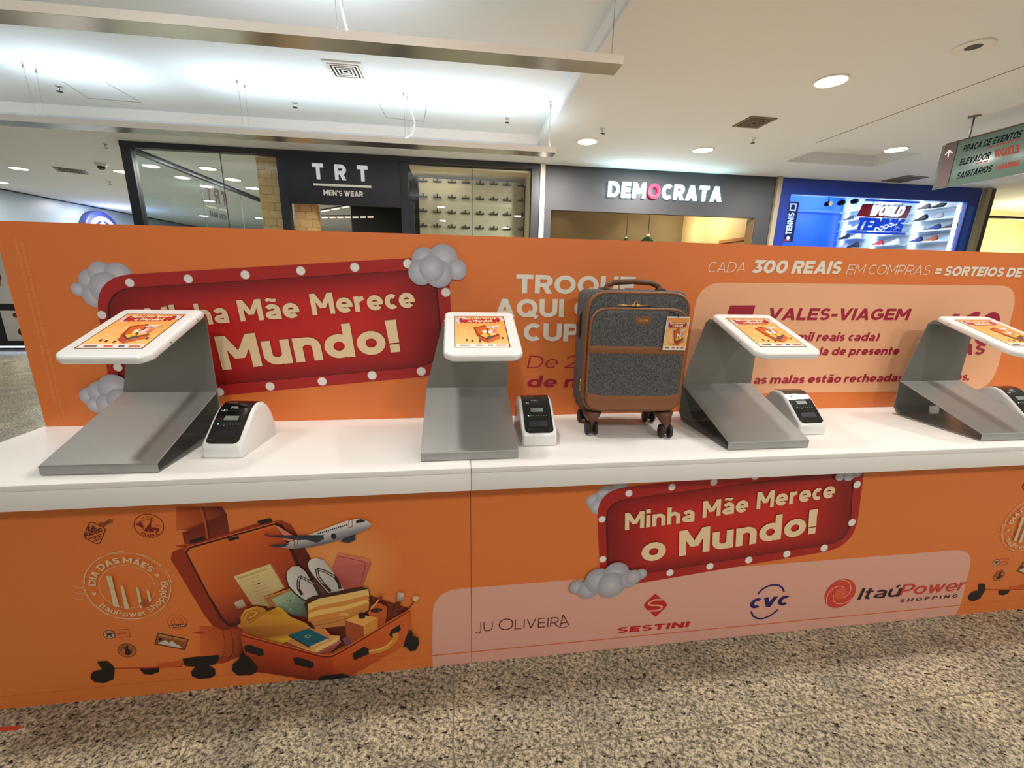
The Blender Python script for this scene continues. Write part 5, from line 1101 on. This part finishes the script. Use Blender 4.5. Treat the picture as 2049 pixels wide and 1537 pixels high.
# sports shop
sf3 = empty('storefront', 'deep blue sports storefront with a bright shoe wall inside', 'storefront', (7.4, YS, 0)); BLUE = mat('fascia_blue', (18, 48, 140), .4, vary=.03, scale=1)
for nm, a, b in (('fascia', (5.366, YS, 2.86), (9.295, YS+.06, LC-.004)), ('side_panel', (5.366, YS, 0), (5.592, YS+.06, 2.859)), ('side_panel', (9.06, YS, 0), (9.295, YS+.06, 2.859))): box(nm, a, b, BLUE, sf3)
box('side_glow_panel', (9.10, YS-.004, 0), (9.22, YS-.0005, 2.80), BLUEWALL, sf3)
LEDB = lampmat('led_blue', (40, 70, 255), 2.2); LEDW = lampmat('led_white', (220, 246, 255), 3.0)
box('blue_light_line', (5.5, 9.70, 3.05), (9.25, 9.76, 3.10), LEDB, sf3); box('top_edge_line', (5.60, YS+.065, 2.850), (9.05, YS+.085, 2.858), lampmat('led_pale', (150, 190, 255), 1.0), sf3); box('blue_light_line', (5.5, 9.70, 2.20), (9.25, 9.76, 2.235), LEDB, sf3)
lamp('AREA', 'blue_light', (1.0, 2.3, 3.3), 34, sf3, 1.5, (.25, .5, 1), (.7, 0, 0)); lamp('AREA', 'shelf_light', (.9, 1.4, 3.35), 60, sf3, 2.2, (.85, .95, 1), (0, -.75, 0), 1.0)
box('led_tube', (9.015, YS+.08, .4), (9.055, YS+.12, 2.845), lampmat('led_tube_glow', (235, 250, 255), 6), sf3)
for lab, yy in (('rearmost of three upright light strips on the shoe wall', 9.65), ('middle one of three upright light strips on the shoe wall', 8.84), ('front one of three upright light strips on the shoe wall', 7.985)):
    r = empty('led_strip', lab, 'light strip', (9.28, yy, 1), 0, 'upright light strips on the shoe wall'); box('strip', (9.275, yy-.04, .3), (9.299, yy+.04, 3.3), LEDW, r)
# hanging sign of the sports shop
hs = empty('hanging_sign', 'red and blue slanted lettering sign hanging between blue bars in the sports shop window', 'shop sign', (7.8, 7.3, 2.6))
ob = MB().prism([(7.255, 7.31, 2.606), (8.275, 7.31, 2.606), (8.335, 7.31, 2.822), (7.325, 7.31, 2.822)], (0, .02, 0)).build('red_plate', mat('plate_red', (150, 30, 46), .4), None, .002); local(ob, hs)
LWG = lampmat('letter_glow', (228, 248, 255), .8); LBL = mat('letter_blue', (14, 66, 200), .3, emit=.35, ecol=(10, 70, 230))
def slant(txt, x0, x1, z, h, y, d, m, nm, t):
    q, w = lettering(txt, t, .1); kx = (x1-x0)/w; b = MB()
    for j, p4 in enumerate(q): b.prism([(x0 + p.x*kx + p.y*.07, y - .00004*(j % 30), z + p.y*h) for p in p4], (0, d, 0))
    local(b.build(nm, m), hs)
slant('WORLD', 7.455, 8.13, 2.625, .185, 7.28, .025, LWG, 'white_lettering', .23); slant('TENNIS', 7.24, 8.20, 2.372, .215, 7.29, .03, LBL, 'blue_lettering', .25)
for k_ in range(4): local(MB().tube([(7.64 + .09*k_ + .025*i, 7.278, 2.40 + .03*k_ + .018*math.sin(i*1.1)) for i in range(7)], .010, 6).build('pale_stripe', LWG), hs)
for z in (2.315, 2.868): box('blue_bar', (7.20 + (z-2.3)*.28, 7.29, z), (8.30 + (z-2.3)*.28, 7.33, z+.03), LBL, hs)
for x in (7.5, 8.1): local(MB().tube([(x, 7.32, 2.32), (x + .06, 7.32, LC+.3)], .004, 5).build('hanging_wire', WIRE), hs)
bn = empty('vertical_banner', 'narrow dark banner with upright pale lettering at the left of the blue window', 'banner', (5.85, 7.2, 2.3))
box('panel', (5.755, 7.2, 2.12), (5.955, 7.22, 2.78), mat('banner_navy', (16, 26, 92), .4, emit=.08), bn)
k = Ink(lambda u, v, l: Vector((5.90 - v, 7.1985 - .0005*l, u)), .001); k.text('TENNIS', (2.24, -.0), (2.60, -.0), .115, (170, 200, 255), t=.24); q = [(2.64, .0), (2.64, .1), (2.74, .1), (2.74, .0), (2.64, .0)]; k.line(q, .022, (170, 200, 255)); k.disc((2.18, .05), .03, (190, 210, 255)); k.poly([(2.13, .0), (2.13, .12), (2.155, .12), (2.155, 0)], (150, 70, 80)); local(k.mb.build('lettering', print_mat('lit_print', .4, .5)), bn)
for lab, p in (('white faced spotlight, leftmost of three under the blue shop ceiling', (1657, 408)), ('dark spotlight, middle of three under the blue shop ceiling', (1683, 406)), ('dark spotlight, rightmost of three under the blue shop ceiling', (1709, 403))):
    q = onY(p[0], p[1], 7.75); r = empty('spotlight', lab, 'spotlight', q, 0, 'spotlights under the blue shop ceiling')
    MB().lathe([(.02, .05), (.042, .045), (.048, -.05), (.044, -.055)], 14, (0, 0, 0), 'y').build('barrel', BLACKM, r); MB().lathe([(.044, -.056), (.001, -.057)], 14, (0, 0, 0), 'y').build('lens', SHW if 'white' in lab else BLACKM, r); MB().tube([(0, 0, .04), (0, 0, 3.5 - q.z)], .008, 6).build('stem', BLACKM, r)
# shelves and shoes on the shoe wall
SHZ = [3.035, 2.835, 2.635, 2.430, 2.225]; ROWN = ['top', 'second', 'third', 'fourth', 'fifth']; SHG = mat('shelf_glass', (196, 216, 222), .15)
BAYS = [('rear', 9.02, 9.58), ('middle', 8.08, 8.76), ('front', 7.1, 7.92)]
for i, z in enumerate(SHZ):
    for bnm, y0, y1 in BAYS:
        if i == 0 and bnm == 'front': continue
        tag(MB().box((9.03, y0, z-.012), (9.275, y1, z)).build('display_shelf', SHG), f'pale glass shelf, {ROWN[i]} from above in the {bnm} bay of the shoe wall', 'shelf', 'glass shelves on the shoe wall')
def shoe_mesh():
    secs = []; L = .25
    for t, h, w in ((0, .05, .02), (.05, .085, .034), (.16, .098, .036), (.3, .092, .036), (.42, .078, .038), (.56, .062, .043), (.72, .05, .046), (.86, .042, .042), (.96, .03, .028), (1, .022, .012)):
        y = -L/2 + L*(1-t); secs.append([Vector((w*math.cos(a)*(.8 if math.sin(a) > .5 else 1), y, .02 + max(0, math.sin(a))*(h*1.3-.02))) for a in [PI*k/8 for k in range(9)]])
    up = MB().loft(secs)
    so = []
    for t, w, lift in ((-.02, .016, .01), (.05, .034, 0), (.3, .035, 0), (.5, .04, 0), (.72, .05, 0), (.9, .045, .002), (1.03, .014, .012)):
        y = -L/2 + L*(1-t); so.append([Vector((-w, y, lift)), Vector((w, y, lift)), Vector((w*1.02, y, .026)), Vector((-w*1.02, y, .026))])
    return up, MB().loft(so)
UPS, SOS = shoe_mesh()
SOLE = mat('shoe_sole_white', (236, 236, 236), .5)
SC = {'white': (232, 232, 234), 'dark grey': (72, 72, 78), 'pale grey': (180, 182, 188), 'navy blue': (44, 58, 128), 'red': (190, 44, 48), 'black': (34, 34, 38), 'brown and orange': (170, 96, 58), 'pale blue': (150, 184, 226), 'pink': (226, 170, 170)}
LAY = {('rear', 1): ['dark grey', 'white'], ('rear', 2): ['white', 'white'], ('rear', 3): ['black', 'white'], ('rear', 4): ['pale grey', 'black'], ('middle', 3): ['pale grey', 'navy blue'], ('middle', 4): ['red', 'white'], ('middle', 2): ['white', 'pale grey'], ('front', 1): ['dark grey', 'black', 'white'], ('front', 2): ['black', 'pale grey', 'pale blue'], ('front', 3): ['white', 'navy blue', 'dark grey'], ('front', 4): ['navy blue', 'brown and orange', 'pale blue'], ('rear', 0): ['white'], ('middle', 1): ['white', 'pale grey']}
protos = {}
for (bnm, row), cols in LAY.items():
    y0, y1 = next((a, b) for n_, a, b in BAYS if n_ == bnm)
    for j, c in enumerate(cols):
        yy = y1 - (y1-y0)*(j + .5)/len(cols); loc = (9.13, yy, SHZ[row])
        lab = f'{c} sports shoe, {["first", "second", "third"][j]} from rear on {ROWN[row]} shelf of {bnm} bay'
        if c not in protos:
            r = empty('sports_shoe', lab, 'shoe', loc, PI + .15, 'sports shoes on the shoe wall'); UPS.build('upper', mat('shoe_' + c.replace(' ', '_'), SC[c], .6), r); SOS.build('sole', SOLE if c != 'black' else MATS['shoe_black'], r); protos[c] = r
        else: copy_thing(protos[c], loc, lab, PI + .1 + .1*j)
struct(MB().box((9.335, YS-.06, 0), (9.42, YS+.06, LC-.004)).build('trim_9', PIL), 'narrow beige pilaster at the right of the blue shop', 'pilaster')
sf4 = empty('storefront', 'dark framed warm lit storefront cut off by the right edge', 'storefront', (11, YS, 0)); FB = mat('frame_dark_brown', (52, 42, 36), .4)
box('post', (9.43, YS-.02, 0), (9.56, YS+.08, LC-.004), FB, sf4); box('transom', (9.56, YS, 2.62), (13, YS+.06, 2.66), FB, sf4); box('pane', (9.56, YS+.02, .05), (13, YS+.028, 2.62), GLASS, sf4); box('transom_pane', (9.56, YS+.02, 2.66), (13, YS+.028, LC-.004), GLASS, sf4)
lamp('POINT', 'shop_light', (1.9, 1.0, 1.9), 90, sf4, .3, (1, .80, .5)); lamp('POINT', 'shop_light', (.6, .9, 2.3), 55, sf4, .2, (1, .82, .55))
# round glowing sign and snack stand at far left
rs = empty('round_sign', 'round glowing pale blue sign on the far left wall, half hidden by the orange panel', 'shop sign', (-9.86, 13.85, 2.34))
MB().lathe([(.64, .0), (.64, .16), (.61, .18)], 40, (0, 0, 0), 'x').build('rim', mat('rim_blue', (50, 62, 130), .4), rs); MB().lathe([(.61, .179), (.3, .182), (.001, .183)], 40, (0, 0, 0), 'x').build('face', lampmat('round_sign_glow', (190, 232, 255), 1.6), rs)
k = Ink(lambda u, v, l: Vector((.186 + .0005*l, u, v)), .001)
for a0, a1 in ((55, 85), (100, 150)): k.line([(.36*math.cos(math.radians(a0 + (a1-a0)*i/8)), .36*math.sin(math.radians(a0 + (a1-a0)*i/8))) for i in range(9)], .06, (40, 44, 120))
k.mb.build('emblem', PRINT, rs)
lamp('POINT', 'sign_light', (.7, 0, .35), 34, rs, .3, (.45, .55, 1))
sk_ = empty('snack_stand', 'dark snack stand with food posters standing far behind the left panel edge', 'kiosk', (-8.4, 8.8, 0))
box('cabinet', (-9.6, 8.5, .06), (-7.0, 9.3, 1.75), mat('stand_dark', (40, 36, 36), .4), sk_); box('base_light', (-9.5, 8.49, .045), (-7.1, 8.499, .07), lampmat('base_led', (200, 220, 255), 3), sk_); box('foot', (-9.5, 8.55, 0), (-7.1, 9.25, .06), BLACKM, sk_)
for x0, x1, z0, z1, sd in ((-8.7, -7.58, .81, 1.68, 1), (-7.83, -7.10, .165, .69, 2)):
    k = Ink(lambda u, v, l: Vector((u, 8.4985 - .0006*l, v)), .001); k.poly([(x0, z0), (x1, z0), (x1, z1), (x0, z1)], (236, 232, 228)); w_, h_ = x1-x0, z1-z0
    for cx_, cz_, r_, col in ((.80, .42, .10, (196, 150, 80)), (.84, .52, .08, (120, 40, 40)), (.62, .25, .05, (60, 40, 34)), (.3, .85, .06, (150, 40, 50)), (.55, .88, .05, (60, 44, 60)), (.55, .55, .13, (150, 60, 40)), (.6, .42, .14, (200, 160, 90)), (.35, .3, .09, (96, 50, 36))): k.disc((x0 + w_*cx_, z0 + h_*cz_), w_*r_, col, n=14)
    local(k.mb.build('food_poster', PRINT), sk_)
q = [onZ(0, 1462, 0), onZ(0, 1450, 0), onZ(46, 1452, 0), onZ(36, 1461, 0)]
q[0].x -= .2; q[1].x -= .2
tag(MB().prism([Vector((p.x, p.y, .0003)) for p in q], (0, 0, .0006)).build('floor_tape', mat('red_tape', (190, 52, 30), .5)), 'short strip of red tape on the granite floor at lower left', 'tape')
